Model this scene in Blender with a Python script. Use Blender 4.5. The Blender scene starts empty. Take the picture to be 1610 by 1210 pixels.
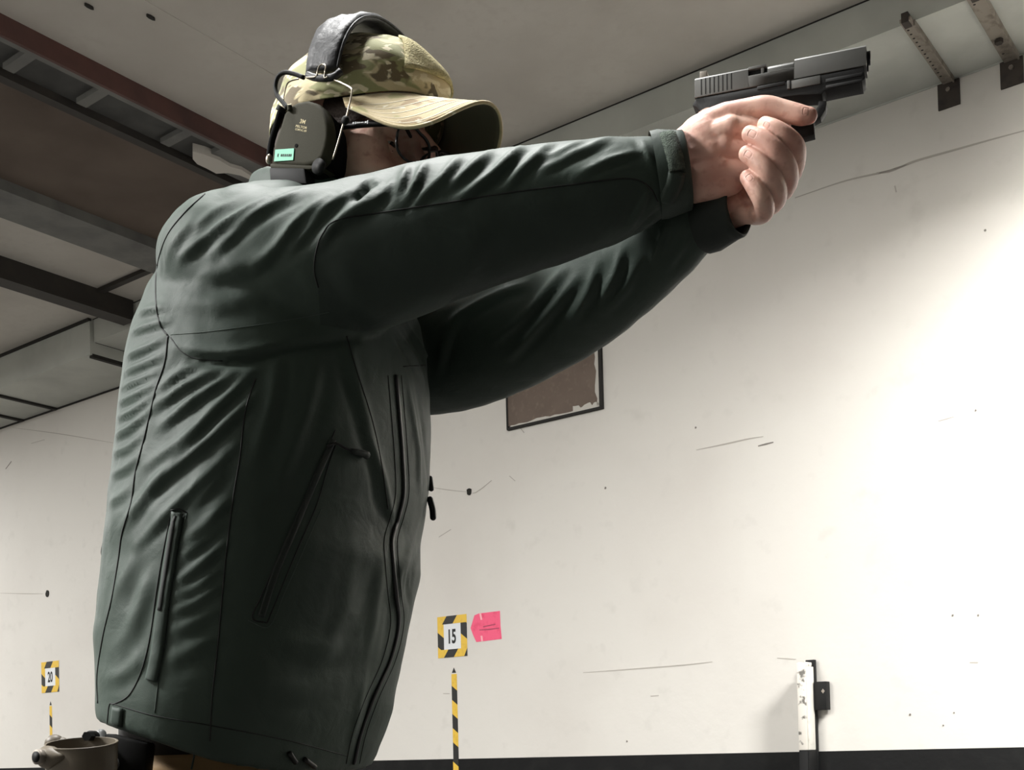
import bpy, bmesh, math, random
import numpy as np
from mathutils import Vector, Matrix
from mathutils.bvhtree import BVHTree

# ---------------------------------------------------------------- camera
scene = bpy.context.scene
COL = scene.collection
FPX, CX, CY = 1850.0, 805.0, 1132.0            # focal length and principal point (1610 x 1210 frame)
PITCH, ROLL, EYE = 0.026, 0.025, Vector((0.0, 0.0, 1.0))
_fw = Vector((0, math.cos(PITCH), math.sin(PITCH)))
_up0 = Vector((0, -math.sin(PITCH), math.cos(PITCH)))
_rt0 = Vector((1, 0, 0))
CAM_R = _rt0 * math.cos(ROLL) - _up0 * math.sin(ROLL)
CAM_U = _up0 * math.cos(ROLL) + _rt0 * math.sin(ROLL)
CAM_F = _fw
cam_data = bpy.data.cameras.new('camera')
cam_data.sensor_fit = 'HORIZONTAL'
cam_data.sensor_width = 36.0
cam_data.lens = 36.0 * FPX / 1610.0
cam_data.shift_y = (CY - 605.0) / 1610.0
cam_data.clip_start = 0.05
cam = bpy.data.objects.new('camera', cam_data)
COL.objects.link(cam)
cam.matrix_world = Matrix(((CAM_R.x, CAM_U.x, -CAM_F.x, EYE.x), (CAM_R.y, CAM_U.y, -CAM_F.y, EYE.y),
                           (CAM_R.z, CAM_U.z, -CAM_F.z, EYE.z), (0, 0, 0, 1)))
scene.camera = cam

# ---------------------------------------------------------------- world, exposure
world = bpy.data.worlds.new('world'); scene.world = world
world.use_nodes = True
world.node_tree.nodes['Background'].inputs[0].default_value = (0.02, 0.02, 0.02, 1)
world.node_tree.nodes['Background'].inputs[1].default_value = 0.0
scene.view_settings.view_transform = 'Standard'
scene.view_settings.look = 'None'
scene.view_settings.gamma = 1.0
scene.view_settings.use_curve_mapping = False
scene.view_settings.exposure = 0.98
scene.cycles.max_bounces = 5; scene.cycles.diffuse_bounces = 3

# room axes: A runs down-range along the side wall, B runs across to the side wall
E1 = Vector((0.7986, -0.6018, 0)); E2 = Vector((0.6018, 0.7986, 0))
WALL_B, CEIL_Z, SOFFIT_Z, SOFFIT_B = 6.26, 4.63, 4.44, 5.60
SOFFIT_L = 4.335                               # underside of the left length of soffit
def AB(a, b, z): return E1 * a + E2 * b + Vector((0, 0, z))

# ---------------------------------------------------------------- lamps (the range's ceiling luminaires, all above the frame)
LIGHT_COL = (1.0, 0.995, 0.975)
def area(name, a, b, z, sa, sb, power, col=LIGHT_COL, spread=180, tilt=0.0):
    l = bpy.data.lights.new(name, 'AREA'); l.shape = 'RECTANGLE'; l.size = sa; l.size_y = sb
    l.energy = power; l.color = col; l.spread = math.radians(spread)
    o = bpy.data.objects.new(name, l); COL.objects.link(o)
    X, Y, Z = E1, E2, Vector((0, 0, 1))
    if tilt:
        X2 = X * math.cos(tilt) + Z * math.sin(tilt); Z = Z * math.cos(tilt) - X * math.sin(tilt); X = X2
    p = AB(a, b, z)
    o.matrix_world = Matrix(((X.x, Y.x, Z.x, p.x), (X.y, Y.y, Z.y, p.y), (X.z, Y.z, Z.z, p.z), (0, 0, 0, 1)))
    return o
# (a, b, z, length along a, length along b, watts)
LAMPS = [('downrange', 0.65, 4.5, 4.36, 1.5, 0.25, 270), ('overhead', -1.5, 1.1, 4.46, 0.5, 1.5, 110), ('firing_line', -4.5, -2.2, 4.46, 2.0, 0.60, 440),
         ('uprange', -9.5, 1.6, 4.46, 1.6, 0.25, 110), ('far', -14.0, 3.6, 4.46, 1.6, 0.25, 180)]
for n_, a_, b_, z_, sa_, sb_, w_ in LAMPS:
    area('lamp_light_' + n_, a_, b_, z_, sa_, sb_, w_)

# ---------------------------------------------------------------- helpers
def ray(px, py):
    return (CAM_F + CAM_R * ((px - CX) / FPX) - CAM_U * ((py - CY) / FPX))
def P(px, py, Y):
    d = ray(px, py); return EYE + d * (Y / d.y)
def on_plane(px, py, p0, n):
    d = ray(px, py); return EYE + d * ((p0 - EYE).dot(n) / d.dot(n))
def on_wall(px, py, off=0.0):
    return on_plane(px, py, AB(0, WALL_B - off, 0), E2)
def on_z(px, py, z):
    return on_plane(px, py, Vector((0, 0, z)), Vector((0, 0, 1)))
def ab(p): return p.dot(E1), p.dot(E2)

def new_obj(name, verts, faces, mat=None, parent=None, smooth=False, **props):
    me = bpy.data.meshes.new(name)
    if isinstance(verts, np.ndarray): verts = verts.tolist()
    if isinstance(faces, np.ndarray): faces = faces.tolist()
    me.from_pydata([tuple(v) for v in verts], [], faces)
    me.update()
    if smooth: me.polygons.foreach_set('use_smooth', [True] * len(me.polygons))
    o = bpy.data.objects.new(name, me); COL.objects.link(o)
    if mat: me.materials.append(mat)
    if parent: o.parent = parent
    for k, v in props.items(): o[k] = v
    return o
def thing(name, label, cat, group=None, loc=(0, 0, 0)):
    o = bpy.data.objects.new(name, None); COL.objects.link(o); o.location = loc; o.empty_display_size = 0.1
    o['label'] = label; o['category'] = cat
    if group: o['group'] = group
    return o
def set_parent_keep(o, parent):
    o.parent = parent; o.matrix_parent_inverse = parent.matrix_world.inverted() if parent.matrix_world else Matrix()
class MB:
    """collects primitive shapes (world space) for one mesh"""
    def __init__(s): s.v = []; s.f = []
    def add(s, v, f):
        n = len(s.v); s.v += [tuple(x) for x in v]; s.f += [[i + n for i in q] for q in f]; return s
    def box(s, o, ax, ay, az):
        """o corner, three edge vectors"""
        v = [o, o + ax, o + ax + ay, o + ay, o + az, o + ax + az, o + ax + ay + az, o + ay + az]
        f = [[0, 3, 2, 1], [4, 5, 6, 7], [0, 1, 5, 4], [1, 2, 6, 5], [2, 3, 7, 6], [3, 0, 4, 7]]
        if ax.cross(ay).dot(az) < 0: f = [q[::-1] for q in f]
        return s.add(v, f)
    def prism(s, pts, ext):
        n = len(pts); v = list(pts) + [p + ext for p in pts]
        nrm = Vector((0, 0, 0))
        for i in range(n): nrm += (Vector(pts[i]) - Vector(pts[0])).cross(Vector(pts[(i + 1) % n]) - Vector(pts[0]))
        f = [list(range(n))[::-1], list(range(n, 2 * n))] + [[i, (i + 1) % n, n + (i + 1) % n, n + i] for i in range(n)]
        if nrm.dot(ext) < 0: f = [q[::-1] for q in f]
        return s.add(v, f)
    def tube(s, pts, r, n=8, caps=True, close=False):
        v, f = tube_mesh(pts, r, n, caps); return s.add(v, f)
    def build(s, name, mat=None, parent=None, smooth=False, bevel=0, seg=2, **props):
        o = new_obj(name, s.v, s.f, mat, parent, smooth, **props)
        if bevel: bevel_obj(o, bevel, seg)
        return o
def bevel_obj(o, w, seg=2, angle=35):
    bm = bmesh.new(); bm.from_mesh(o.data)
    bmesh.ops.remove_doubles(bm, verts=bm.verts, dist=1e-6)
    es = [e for e in bm.edges if len(e.link_faces) == 2 and e.calc_face_angle(0) > math.radians(angle)]
    bmesh.ops.bevel(bm, geom=es, offset=w, segments=seg, profile=0.5, affect='EDGES', clamp_overlap=True)
    bm.to_mesh(o.data); bm.free()
    o.data.polygons.foreach_set('use_smooth', [True] * len(o.data.polygons))
    try: o.data.set_sharp_from_angle(angle=math.radians(30))
    except Exception: pass
def catmull(pts, n):
    pts = np.array([list(p) for p in pts], float)
    if len(pts) < 3:
        t = np.linspace(0, 1, n)[:, None]; return pts[0] * (1 - t) + pts[-1] * t
    ext = np.vstack([2 * pts[0] - pts[1], pts, 2 * pts[-1] - pts[-2]])
    out = []
    m = len(pts) - 1
    for u in np.linspace(0, m, n):
        i = min(int(u), m - 1); t = u - i
        p0, p1, p2, p3 = ext[i], ext[i + 1], ext[i + 2], ext[i + 3]
        out.append(0.5 * ((2 * p1) + (-p0 + p2) * t + (2 * p0 - 5 * p1 + 4 * p2 - p3) * t * t + (-p0 + 3 * p1 - 3 * p2 + p3) * t ** 3))
    return np.array(out)
def frames(P_):
    T = np.gradient(P_, axis=0); T /= np.linalg.norm(T, axis=1)[:, None] + 1e-12
    a = np.array([0, 0, 1.0]) if abs(T[0][2]) < 0.9 else np.array([1.0, 0, 0])
    N = [np.cross(T[0], a)]; N[0] /= np.linalg.norm(N[0])
    for i in range(1, len(P_)):
        n = N[-1] - T[i] * np.dot(N[-1], T[i]); N.append(n / (np.linalg.norm(n) + 1e-12))
    N = np.array(N); B = np.cross(T, N)
    return T, N, B
def ring_faces(nr, n, caps=True):
    f = []
    for i in range(nr - 1):
        for j in range(n):
            f.append([i * n + j, i * n + (j + 1) % n, (i + 1) * n + (j + 1) % n, (i + 1) * n + j])
    if caps:
        f.append(list(range(n))[::-1]); f.append([(nr - 1) * n + j for j in range(n)])
    return f
def tube_mesh(pts, r, n=8, caps=True):
    P_ = np.array([list(p) for p in pts], float)
    R_ = np.full(len(P_), r) if np.isscalar(r) else np.array(r, float)
    T, N, B = frames(P_)
    th = np.linspace(0, 2 * np.pi, n, endpoint=False)
    v = (P_[:, None, :] + R_[:, None, None] * (np.cos(th)[None, :, None] * N[:, None, :] + np.sin(th)[None, :, None] * B[:, None, :])).reshape(-1, 3)
    return v, ring_faces(len(P_), n, caps)
def capsule(chain, steps=8, n=16, flat=1.0):
    """chain of (point, radius): round-ended smooth tube"""
    pts = [p for p, _ in chain]; rr = [(r, 0, 0) for _, r in chain]
    m = (len(chain) - 1) * steps + 1
    C = catmull(pts, m); R = catmull(rr, m)[:, 0]
    k = np.linspace(0, np.pi / 2, 6)[1:]
    t0 = C[0] - C[1]; t0 /= np.linalg.norm(t0); t1 = C[-1] - C[-2]; t1 /= np.linalg.norm(t1)
    pre = [(C[0] + t0 * R[0] * math.sin(a), R[0] * max(math.cos(a), 0.02)) for a in k][::-1]
    post = [(C[-1] + t1 * R[-1] * math.sin(a), R[-1] * max(math.cos(a), 0.02)) for a in k]
    PP = np.array([p for p, _ in pre] + list(C) + [p for p, _ in post])
    RR = np.array([r for _, r in pre] + list(R) + [r for _, r in post])
    return tube_mesh(PP, RR, n)
def ellipsoid(c, ax, ay, az, n=24, m=14):
    """centre and three semi-axis vectors"""
    v = []; 
    for i in range(m + 1):
        ph = math.pi * i / m
        for j in range(n):
            th = 2 * math.pi * j / n
            s = max(math.sin(ph), 1e-3)
            v.append(Vector(c) + ax * (s * math.cos(th)) + ay * (s * math.sin(th)) + az * math.cos(ph))
    f = ring_faces(m + 1, n)
    if ax.cross(ay).dot(az) > 0: f = [q[::-1] for q in f]
    return [tuple(x) for x in v], f
def voxel(parts, size, smooth=0, fac=0.5, name='tmp'):
    """union of closed shapes on a voxel grid -> (verts, faces)"""
    mb = MB()
    for v, f in parts: mb.add(v, f)
    o = new_obj(name, mb.v, mb.f)
    bm = bmesh.new(); bm.from_mesh(o.data); bmesh.ops.recalc_face_normals(bm, faces=bm.faces); bm.to_mesh(o.data); bm.free()
    md = o.modifiers.new('r', 'REMESH'); md.mode = 'VOXEL'; md.voxel_size = size; md.adaptivity = 0
    if smooth:
        ms = o.modifiers.new('s', 'SMOOTH'); ms.factor = fac; ms.iterations = smooth
    dg = bpy.context.evaluated_depsgraph_get()
    me = o.evaluated_get(dg).to_mesh()
    n = len(me.vertices); V = np.empty(n * 3); me.vertices.foreach_get('co', V); V = V.reshape(-1, 3)
    nl = len(me.loops); L = np.empty(nl, int); me.loops.foreach_get('vertex_index', L)
    ls = np.empty(len(me.polygons), int); me.polygons.foreach_get('loop_start', ls)
    lt = np.empty(len(me.polygons), int); me.polygons.foreach_get('loop_total', lt)
    F = [L[a:a + b].tolist() for a, b in zip(ls, lt)]
    o.evaluated_get(dg).to_mesh_clear()
    d = o.data; bpy.data.objects.remove(o); bpy.data.meshes.remove(d)
    return V, F
def vnormals(V, F):
    T = np.array([[f[0], f[1], f[2]] for f in F] + [[f[0], f[2], f[3]] for f in F if len(f) == 4])
    n = np.cross(V[T[:, 1]] - V[T[:, 0]], V[T[:, 2]] - V[T[:, 0]])
    N = np.zeros_like(V)
    for k in range(3): np.add.at(N, T[:, k], n)
    return N / (np.linalg.norm(N, axis=1)[:, None] + 1e-15)
def bvh(V, F): return BVHTree.FromPolygons([tuple(v) for v in V], F)
def cast(tree, px, py):
    h = tree.ray_cast(EYE, ray(px, py).normalized()); return h[0], h[1]
def resample(poly, step=6.0):
    out = [poly[0]]
    for (x0, y0), (x1, y1) in zip(poly[:-1], poly[1:]):
        d = math.hypot(x1 - x0, y1 - y0); k = max(1, int(d / step))
        for i in range(1, k + 1): out.append((x0 + (x1 - x0) * i / k, y0 + (y1 - y0) * i / k))
    return out
def smooth_px(poly, step=6.0):
    m = max(2, int(sum(math.hypot(b[0] - a[0], b[1] - a[1]) for a, b in zip(poly[:-1], poly[1:])) / step))
    return [(p[0], p[1]) for p in catmull([(x, y, 0) for x, y in poly], m)]

# ---------------------------------------------------------------- materials
def srgb(r, g, b):
    def c(x):
        x /= 255.0; return x / 12.92 if x <= 0.04045 else ((x + 0.055) / 1.055) ** 2.4
    return (c(r), c(g), c(b), 1)
def mat(name, col, rough=0.6, metal=0.0, bump=None, var=None, spec=0.5, sheen=0, sss=0, alpha=None, trans=0):
    """bump=(scale, strength, dist); var=(scale, other colour, lo, hi)"""
    m = bpy.data.materials.new(name); m.use_nodes = True
    nt = m.node_tree; b = nt.nodes['Principled BSDF']
    b.inputs['Base Color'].default_value = col; b.inputs['Roughness'].default_value = rough
    b.inputs['Metallic'].default_value = metal; b.inputs['Specular IOR Level'].default_value = spec
    if sheen: b.inputs['Sheen Weight'].default_value = sheen
    if sss:
        b.inputs['Subsurface Weight'].default_value = sss; b.inputs['Subsurface Radius'].default_value = (1, .35, .2); b.inputs['Subsurface Scale'].default_value = 0.006
    if trans: b.inputs['Transmission Weight'].default_value = trans
    tc = nt.nodes.new('ShaderNodeTexCoord')
    if var:
        vs = var if isinstance(var, list) else [var]
        prev = None
        for sc_, c2, lo, hi in vs:
            nz = nt.nodes.new('ShaderNodeTexNoise'); nz.inputs['Scale'].default_value = sc_; nz.inputs['Detail'].default_value = 6
            nt.links.new(tc.outputs['Object'], nz.inputs['Vector'])
            mr = nt.nodes.new('ShaderNodeMapRange'); mr.inputs[1].default_value = lo; mr.inputs[2].default_value = hi
            nt.links.new(nz.outputs['Fac'], mr.inputs[0])
            mx = nt.nodes.new('ShaderNodeMix'); mx.data_type = 'RGBA'
            nt.links.new(mr.outputs[0], mx.inputs['Factor'])
            mx.inputs['A'].default_value = col; mx.inputs['B'].default_value = c2
            if prev: nt.links.new(prev, mx.inputs['A'])
            prev = mx.outputs['Result']
        nt.links.new(prev, b.inputs['Base Color'])
    if bump:
        nz = nt.nodes.new('ShaderNodeTexNoise'); nz.inputs['Scale'].default_value = bump[0]; nz.inputs['Detail'].default_value = 4
        nt.links.new(tc.outputs['Object'], nz.inputs['Vector'])
        bp = nt.nodes.new('ShaderNodeBump'); bp.inputs['Strength'].default_value = bump[1]; bp.inputs['Distance'].default_value = bump[2]
        nt.links.new(nz.outputs['Fac'], bp.inputs['Height']); nt.links.new(bp.outputs['Normal'], b.inputs['Normal'])
    return m
M = {}
M['wall'] = mat('white_wall_paint', srgb(214, 210, 203), 0.75, bump=(9, 0.25, 0.01), var=[(0.9, srgb(206, 201, 194), 0.45, 0.75), (7, srgb(205, 201, 194), 0.6, 0.8)])
M['wall_black'] = mat('black_wall_paint', srgb(20, 20, 20), 0.75, bump=(20, 0.3, 0.01), var=(6, srgb(30, 30, 29), 0.5, 0.8), spec=.2)
M['ceiling'] = mat('ceiling_paint', srgb(196, 192, 184), 0.9, bump=(14, 0.2, 0.01), var=[(1.3, srgb(180, 175, 167), 0.4, 0.7), (18, srgb(188, 183, 175), 0.5, 0.8)])
M['ceiling_brown'] = mat('ceiling_brown_board', srgb(104, 92, 82), 0.9, bump=(14, 0.2, 0.01), var=(1.5, srgb(82, 70, 61), 0.4, 0.7))
M['soffit'] = mat('soffit_paint', srgb(190, 192, 185), 0.85, bump=(16, 0.2, 0.01), var=(2.2, srgb(172, 174, 168), 0.4, 0.7))
M['beam_red'] = mat('red_oxide_steel', srgb(92, 60, 54), 0.7, bump=(30, 0.2, 0.01), var=(5, srgb(72, 48, 44), 0.4, 0.7))
M['beam_grey'] = mat('grey_painted_steel', srgb(112, 112, 108), 0.7, bump=(30, 0.2, 0.01), var=(5, srgb(92, 92, 90), 0.4, 0.7))
M['trunking'] = mat('dark_grey_trunking', srgb(78, 78, 76), 0.8, var=(5, srgb(62, 62, 61), 0.4, 0.7))
M['wall_grey'] = mat('grey_wall_paint', srgb(158, 156, 151), 0.8, bump=(9, 0.25, 0.01))
M['beam_dark'] = mat('dark_steel', srgb(44, 40, 36), 0.7, var=(5, srgb(60, 54, 48), 0.5, 0.8))
M['joint'] = mat('dark_joint', srgb(40, 38, 35), 0.9)
M['floor'] = mat('concrete_floor', srgb(70, 68, 66), 0.8, bump=(30, 0.3, 0.01), var=(2, srgb(58, 56, 54), 0.4, 0.7))
M['strap'] = mat('galvanised_strap', srgb(142, 134, 124), 0.55, 0.3, var=(20, srgb(110, 100, 90), 0.5, 0.7))
M['rust'] = mat('dark_bracket', srgb(58, 50, 44), 0.7, var=(20, srgb(40, 34, 30), 0.5, 0.7))
M['board'] = mat('brown_board', srgb(112, 98, 88), 0.85, var=[(3, srgb(96, 83, 74), 0.4, 0.7), (30, srgb(122, 108, 97), 0.55, 0.75)])
M['wood_edge'] = mat('pale_torn_edge', srgb(196, 192, 184), 0.9)
M['scuff'] = mat('grey_scuff', srgb(174, 168, 160), 0.9)
M['scuff_dark'] = mat('dark_scuff', srgb(120, 114, 108), 0.9)
M['hole'] = mat('bullet_hole', srgb(32, 30, 24), 0.9)
M['post_white'] = mat('white_post_paint', srgb(226, 222, 212), 0.6, var=(18, srgb(196, 190, 178), 0.55, 0.8))
M['post_worn'] = mat('worn_post_paint', srgb(222, 216, 206), 0.7, var=(26, srgb(110, 106, 100), 0.56, 0.66))
M['black'] = mat('black_plastic', srgb(18, 18, 18), 0.65, spec=.25)
M['paper'] = mat('white_paper', srgb(222, 224, 226), 0.7)
M['tape_y'] = mat('yellow_tape', srgb(226, 186, 66), 0.5, var=(40, srgb(205, 165, 60), 0.5, 0.8))
M['tape_k'] = mat('black_tape', srgb(34, 34, 32), 0.5)
M['pink'] = mat('pink_paper', srgb(240, 92, 128), 0.65, var=(25, srgb(228, 76, 112), 0.5, 0.7))
M['pink_line'] = mat('faded_pencil', srgb(176, 74, 98), 0.8)
M['pale_tape'] = mat('clear_tape_strip', srgb(246, 172, 180), 0.5)
M['ink'] = mat('black_ink', srgb(30, 30, 30), 0.7)
M['metal'] = mat('bright_metal', srgb(190, 190, 188), 0.3, 0.9)
M['lamp_body'] = mat('lamp_housing', srgb(200, 198, 190), 0.5)
# ================================================================ the room
A0, A1, B0 = -17.0, 9.0, -3.4
def struct(name, mb, m, parent=None, **kw):
    o = mb.build(name, m, parent, **kw)
    if parent is None: o['kind'] = 'structure'
    return o
Zv = Vector((0, 0, 1))
def abox(mb, a0, a1, b0, b1, z0, z1):
    return mb.box(AB(a0, b0, z0), E1 * (a1 - a0), E2 * (b1 - b0), Zv * (z1 - z0))
STRIPE_Z = 0.955
floor = struct('floor', abox(MB(), A0, A1, B0, WALL_B + .2, -.2, 0), M['floor'])
wall = struct('wall_right', abox(MB(), A0, A1, WALL_B, WALL_B + .2, STRIPE_Z, CEIL_Z + .2), M['wall'])
wall['label'] = 'long white painted range side wall with a black dado'
wall_d = struct('wall_dado', abox(MB(), A0, A1, WALL_B - .004, WALL_B + .2, 0, STRIPE_Z), M['wall_black'], wall)
wall_l = struct('wall_left', abox(MB(), A0, A1, B0 - .2, B0, 0, CEIL_Z + .2), M['wall_grey'])
abox(MB(), A0, A1, B0 - .1, B0 + .004, 0, STRIPE_Z).build('wall_dado', M['wall_black'], wall_l)
wall_b = struct('wall_back', abox(MB(), A0 - .2, A0, B0 - .2, WALL_B + .2, 0, CEIL_Z + .2), M['wall'])
wall_f = struct('wall_front', abox(MB(), A1, A1 + .2, B0 - .2, WALL_B + .2, 0, CEIL_Z + .2), M['beam_dark'])

def a_at(px, py, z): return ab(on_z(px, py, z))
# beams across the range: measured where they cross the left edge of the frame
def a_line(pts, z): return sum(a_at(x, y, z)[0] for x, y in pts) / len(pts)
a_red0 = a_line([(0, 36), (421, 222)], CEIL_Z)
a_red1 = a_line([(0, 66), (380, 232)], CEIL_Z - .10)
a_gr0 = a_line([(0, 287), (166, 338)], CEIL_Z)
a_dk0 = a_line([(0, 411), (215, 465)], CEIL_Z)
a_dk1 = a_line([(0, 459), (142, 498)], CEIL_Z - .02)
ceiling = struct('ceiling', abox(MB(), a_red0 - .02, A1, B0, WALL_B + .1, CEIL_Z, CEIL_Z + .2), M['ceiling'])
ceiling['label'] = 'grey painted flat ceiling'
abox(MB(), a_gr0, a_red0 - .02, B0, SOFFIT_B + .05, CEIL_Z, CEIL_Z + .2).build('ceiling_panel', M['ceiling_brown'], ceiling)
abox(MB(), A0, a_gr0, B0, WALL_B, CEIL_Z, CEIL_Z + .2).build('ceiling_panel', M['ceiling'], ceiling)

# red steel beam with a recessed trunking behind it
t = thing('ceiling_beam', 'red oxide steel beam with grey boxed trunking, crossing the ceiling nearest the cap', 'beam', 'ceiling beams')
W_ = 0.012
abox(MB(), a_red0 - .02, a_red0, B0, SOFFIT_B, CEIL_Z - .105, CEIL_Z).build('flange', M['beam_red'], t)
g = abox(MB(), a_red0 - .30, a_red0 - .02, B0, SOFFIT_B, CEIL_Z - .075, CEIL_Z).build('trunking', M['trunking'], t)
abox(MB(), a_red0 - .055, a_red0 - .02, B0, SOFFIT_B, CEIL_Z - .105, CEIL_Z - .072).build('trunking_lip', M['beam_grey'], t)
b_marks = [ab(on_z(x, y, CEIL_Z - .09))[1] for x, y in ((31, 85), (148, 141), (291, 200), (352, 228))]
for i, b_ in enumerate(b_marks):
    abox(MB(), a_red0 - .26, a_red0 - .05, b_, b_ + (.06 if i < 3 else .6), CEIL_Z - .104, CEIL_Z - .07).build('trunking_bracket', M['beam_grey'], t)
abox(MB(), a_red0 - .36, a_red0 - .30, B0, SOFFIT_B, CEIL_Z - .12, CEIL_Z).build('lower_flange', M['beam_dark'], t)
# ragged pale filler by the beam
rag = [(303, 238), (322, 243), (345, 252), (362, 262), (380, 267), (402, 281), (392, 282), (378, 276), (358, 272), (340, 273), (325, 265), (310, 258), (303, 250)]
MB().prism([on_z(x, y, CEIL_Z - .125) for x, y in rag], Vector((0, 0, .124))).build('torn_filler', M['wood_edge'], t)
# grey beam
t = thing('ceiling_beam', 'grey boxed beam on the ceiling between the red and the dark beams', 'beam', 'ceiling beams')
abox(MB(), a_gr0 - .02, a_gr0, B0, SOFFIT_B, CEIL_Z - .07, CEIL_Z).build('side_board', M['beam_grey'], t)
abox(MB(), a_gr0 - .36, a_gr0 - .02, B0, SOFFIT_B, CEIL_Z - .07, CEIL_Z).build('soffit_board', M['beam_grey'], t)
# dark beam
t = thing('ceiling_beam', 'dark brown steel beam across the ceiling behind the shoulder', 'beam', 'ceiling beams')
abox(MB(), a_dk0 - .05, a_dk0, B0, SOFFIT_B, CEIL_Z - .15, CEIL_Z).build('web', M['beam_dark'], t)
abox(MB(), a_dk0 - .13, a_dk0 + .02, B0, SOFFIT_B, CEIL_Z - .17, CEIL_Z - .15).build('flange', M['beam_dark'], t)
# thin cross batten between grey and dark beams
p0, p1 = on_z(166, 449, CEIL_Z), on_z(228, 424, CEIL_Z)
b_ = (ab(p0)[1] + ab(p1)[1]) / 2
o = abox(MB(), a_dk0, a_gr0 - .36, b_ - .02, b_ + .03, CEIL_Z - .03, CEIL_Z).build('batten', M['beam_dark'], ceiling)

# soffit box along the side wall, in two lengths with an open joint
a_j = ab(on_plane(142, 530, AB(0, SOFFIT_B, 0), E2))[0]
sof = thing('wall_soffit', 'grey boxed soffit running along the top of the white side wall', 'soffit')
abox(MB(), A0, a_j - .006, SOFFIT_B, WALL_B, SOFFIT_L, CEIL_Z + .01).build('soffit_box', M['soffit'], sof)
abox(MB(), a_j + .006, A1, SOFFIT_B + .03, WALL_B, SOFFIT_Z, CEIL_Z + .01).build('soffit_box', M['soffit'], sof)
abox(MB(), a_j - .006, a_j + .006, SOFFIT_B + .05, WALL_B, SOFFIT_Z, CEIL_Z).build('joint', M['joint'], sof)
abox(MB(), A0, a_j, SOFFIT_B - .02, SOFFIT_B + .01, CEIL_Z - .02, CEIL_Z).build('edge_strip', M['joint'], sof)
abox(MB(), a_j, A1, SOFFIT_B + .024, SOFFIT_B + .035, CEIL_Z - .005, CEIL_Z).build('edge_strip', M['joint'], sof)  # soft shade along the soffit top, put in as a thin dark strip
abox(MB(), A0, a_j, WALL_B - .010, WALL_B + .01, SOFFIT_L - .014, SOFFIT_L + .008).build('wall_joint', M['joint'], sof)
abox(MB(), a_j, A1, WALL_B - .006, WALL_B + .01, SOFFIT_Z - .008, SOFFIT_Z + .01).build('wall_joint', M['soffit'], sof)
# battens across the underside at the left
for (x, y) in ((44, 631), (170, 566)):
    aa, bb = ab(on_z(x, y, SOFFIT_L))
    abox(MB(), aa - .02, aa + .02, SOFFIT_B + .02, WALL_B - .01, SOFFIT_L - .02, SOFFIT_L + .01).build('batten', M['joint'], sof)
aa, bb = ab(on_z(10, 654, SOFFIT_L))
abox(MB(), aa - .02, aa + .02, SOFFIT_B + .3, WALL_B - .01, SOFFIT_L - .02, SOFFIT_L + .01).build('batten', M['joint'], sof)

# perforated straps with angle brackets under the soffit (right)
def strap(x0, y0, x1, y1, label, wide, holes):
    pA = on_z(x0, y0, SOFFIT_Z); pB = on_z(x1, y1, SOFFIT_Z)
    aa = (ab(pA)[0] + ab(pB)[0]) / 2
    t = thing('hanger_strap', label, 'strap', 'steel straps under the soffit')
    abox(MB(), aa - wide, aa + wide, SOFFIT_B - .02, WALL_B - .012, SOFFIT_Z - .018, SOFFIT_Z - .0005).build('strap_bar', M['strap'], t)
    abox(MB(), aa + wide, aa + wide + .008, SOFFIT_B + .02, WALL_B - .02, SOFFIT_Z - .03, SOFFIT_Z - .0005).build('strap_lip', M['strap'], t)
    nh = holes
    for i in range(nh):
        b_ = SOFFIT_B + .06 + (WALL_B - SOFFIT_B - .16) * i / max(nh - 1, 1)
        c = AB(aa - wide * .45, b_, SOFFIT_Z - .0183)
        v, f = tube_mesh([c, c + Zv * .0012], .0065, 8)
        new_obj('hole', v, f, M['hole'], t)
    br = abox(MB(), aa - .055, aa + .055, WALL_B - .012, WALL_B - .001, SOFFIT_Z - .145, SOFFIT_Z - .01).build('bracket_plate', M['rust'], t)
    c = AB(aa, WALL_B - .012, SOFFIT_Z - .055)
    v, f = tube_mesh([c, c - E2 * .012], .012, 6); new_obj('bolt', v, f, M['strap'], t)
    abox(MB(), aa - .016, aa + .016, SOFFIT_B - .028, SOFFIT_B + .03, SOFFIT_Z - .026, SOFFIT_Z + .022).build('end_clip', M['rust'], t)
    return t, aa
strap(1417, 36, 1492, 112, 'perforated steel strap with dark bracket, just right of the pistol muzzle', .026, 13)
t, aa = strap(1522, -2, 1596, 78, 'wider steel strap with bolt and dark bracket at the top right corner', .034, 2)
c = AB(aa, SOFFIT_B + .42, SOFFIT_Z - .018); v, f = tube_mesh([c, c - Zv * .02], .02, 6); new_obj('bolt', v, f, M['rust'], t)

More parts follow.
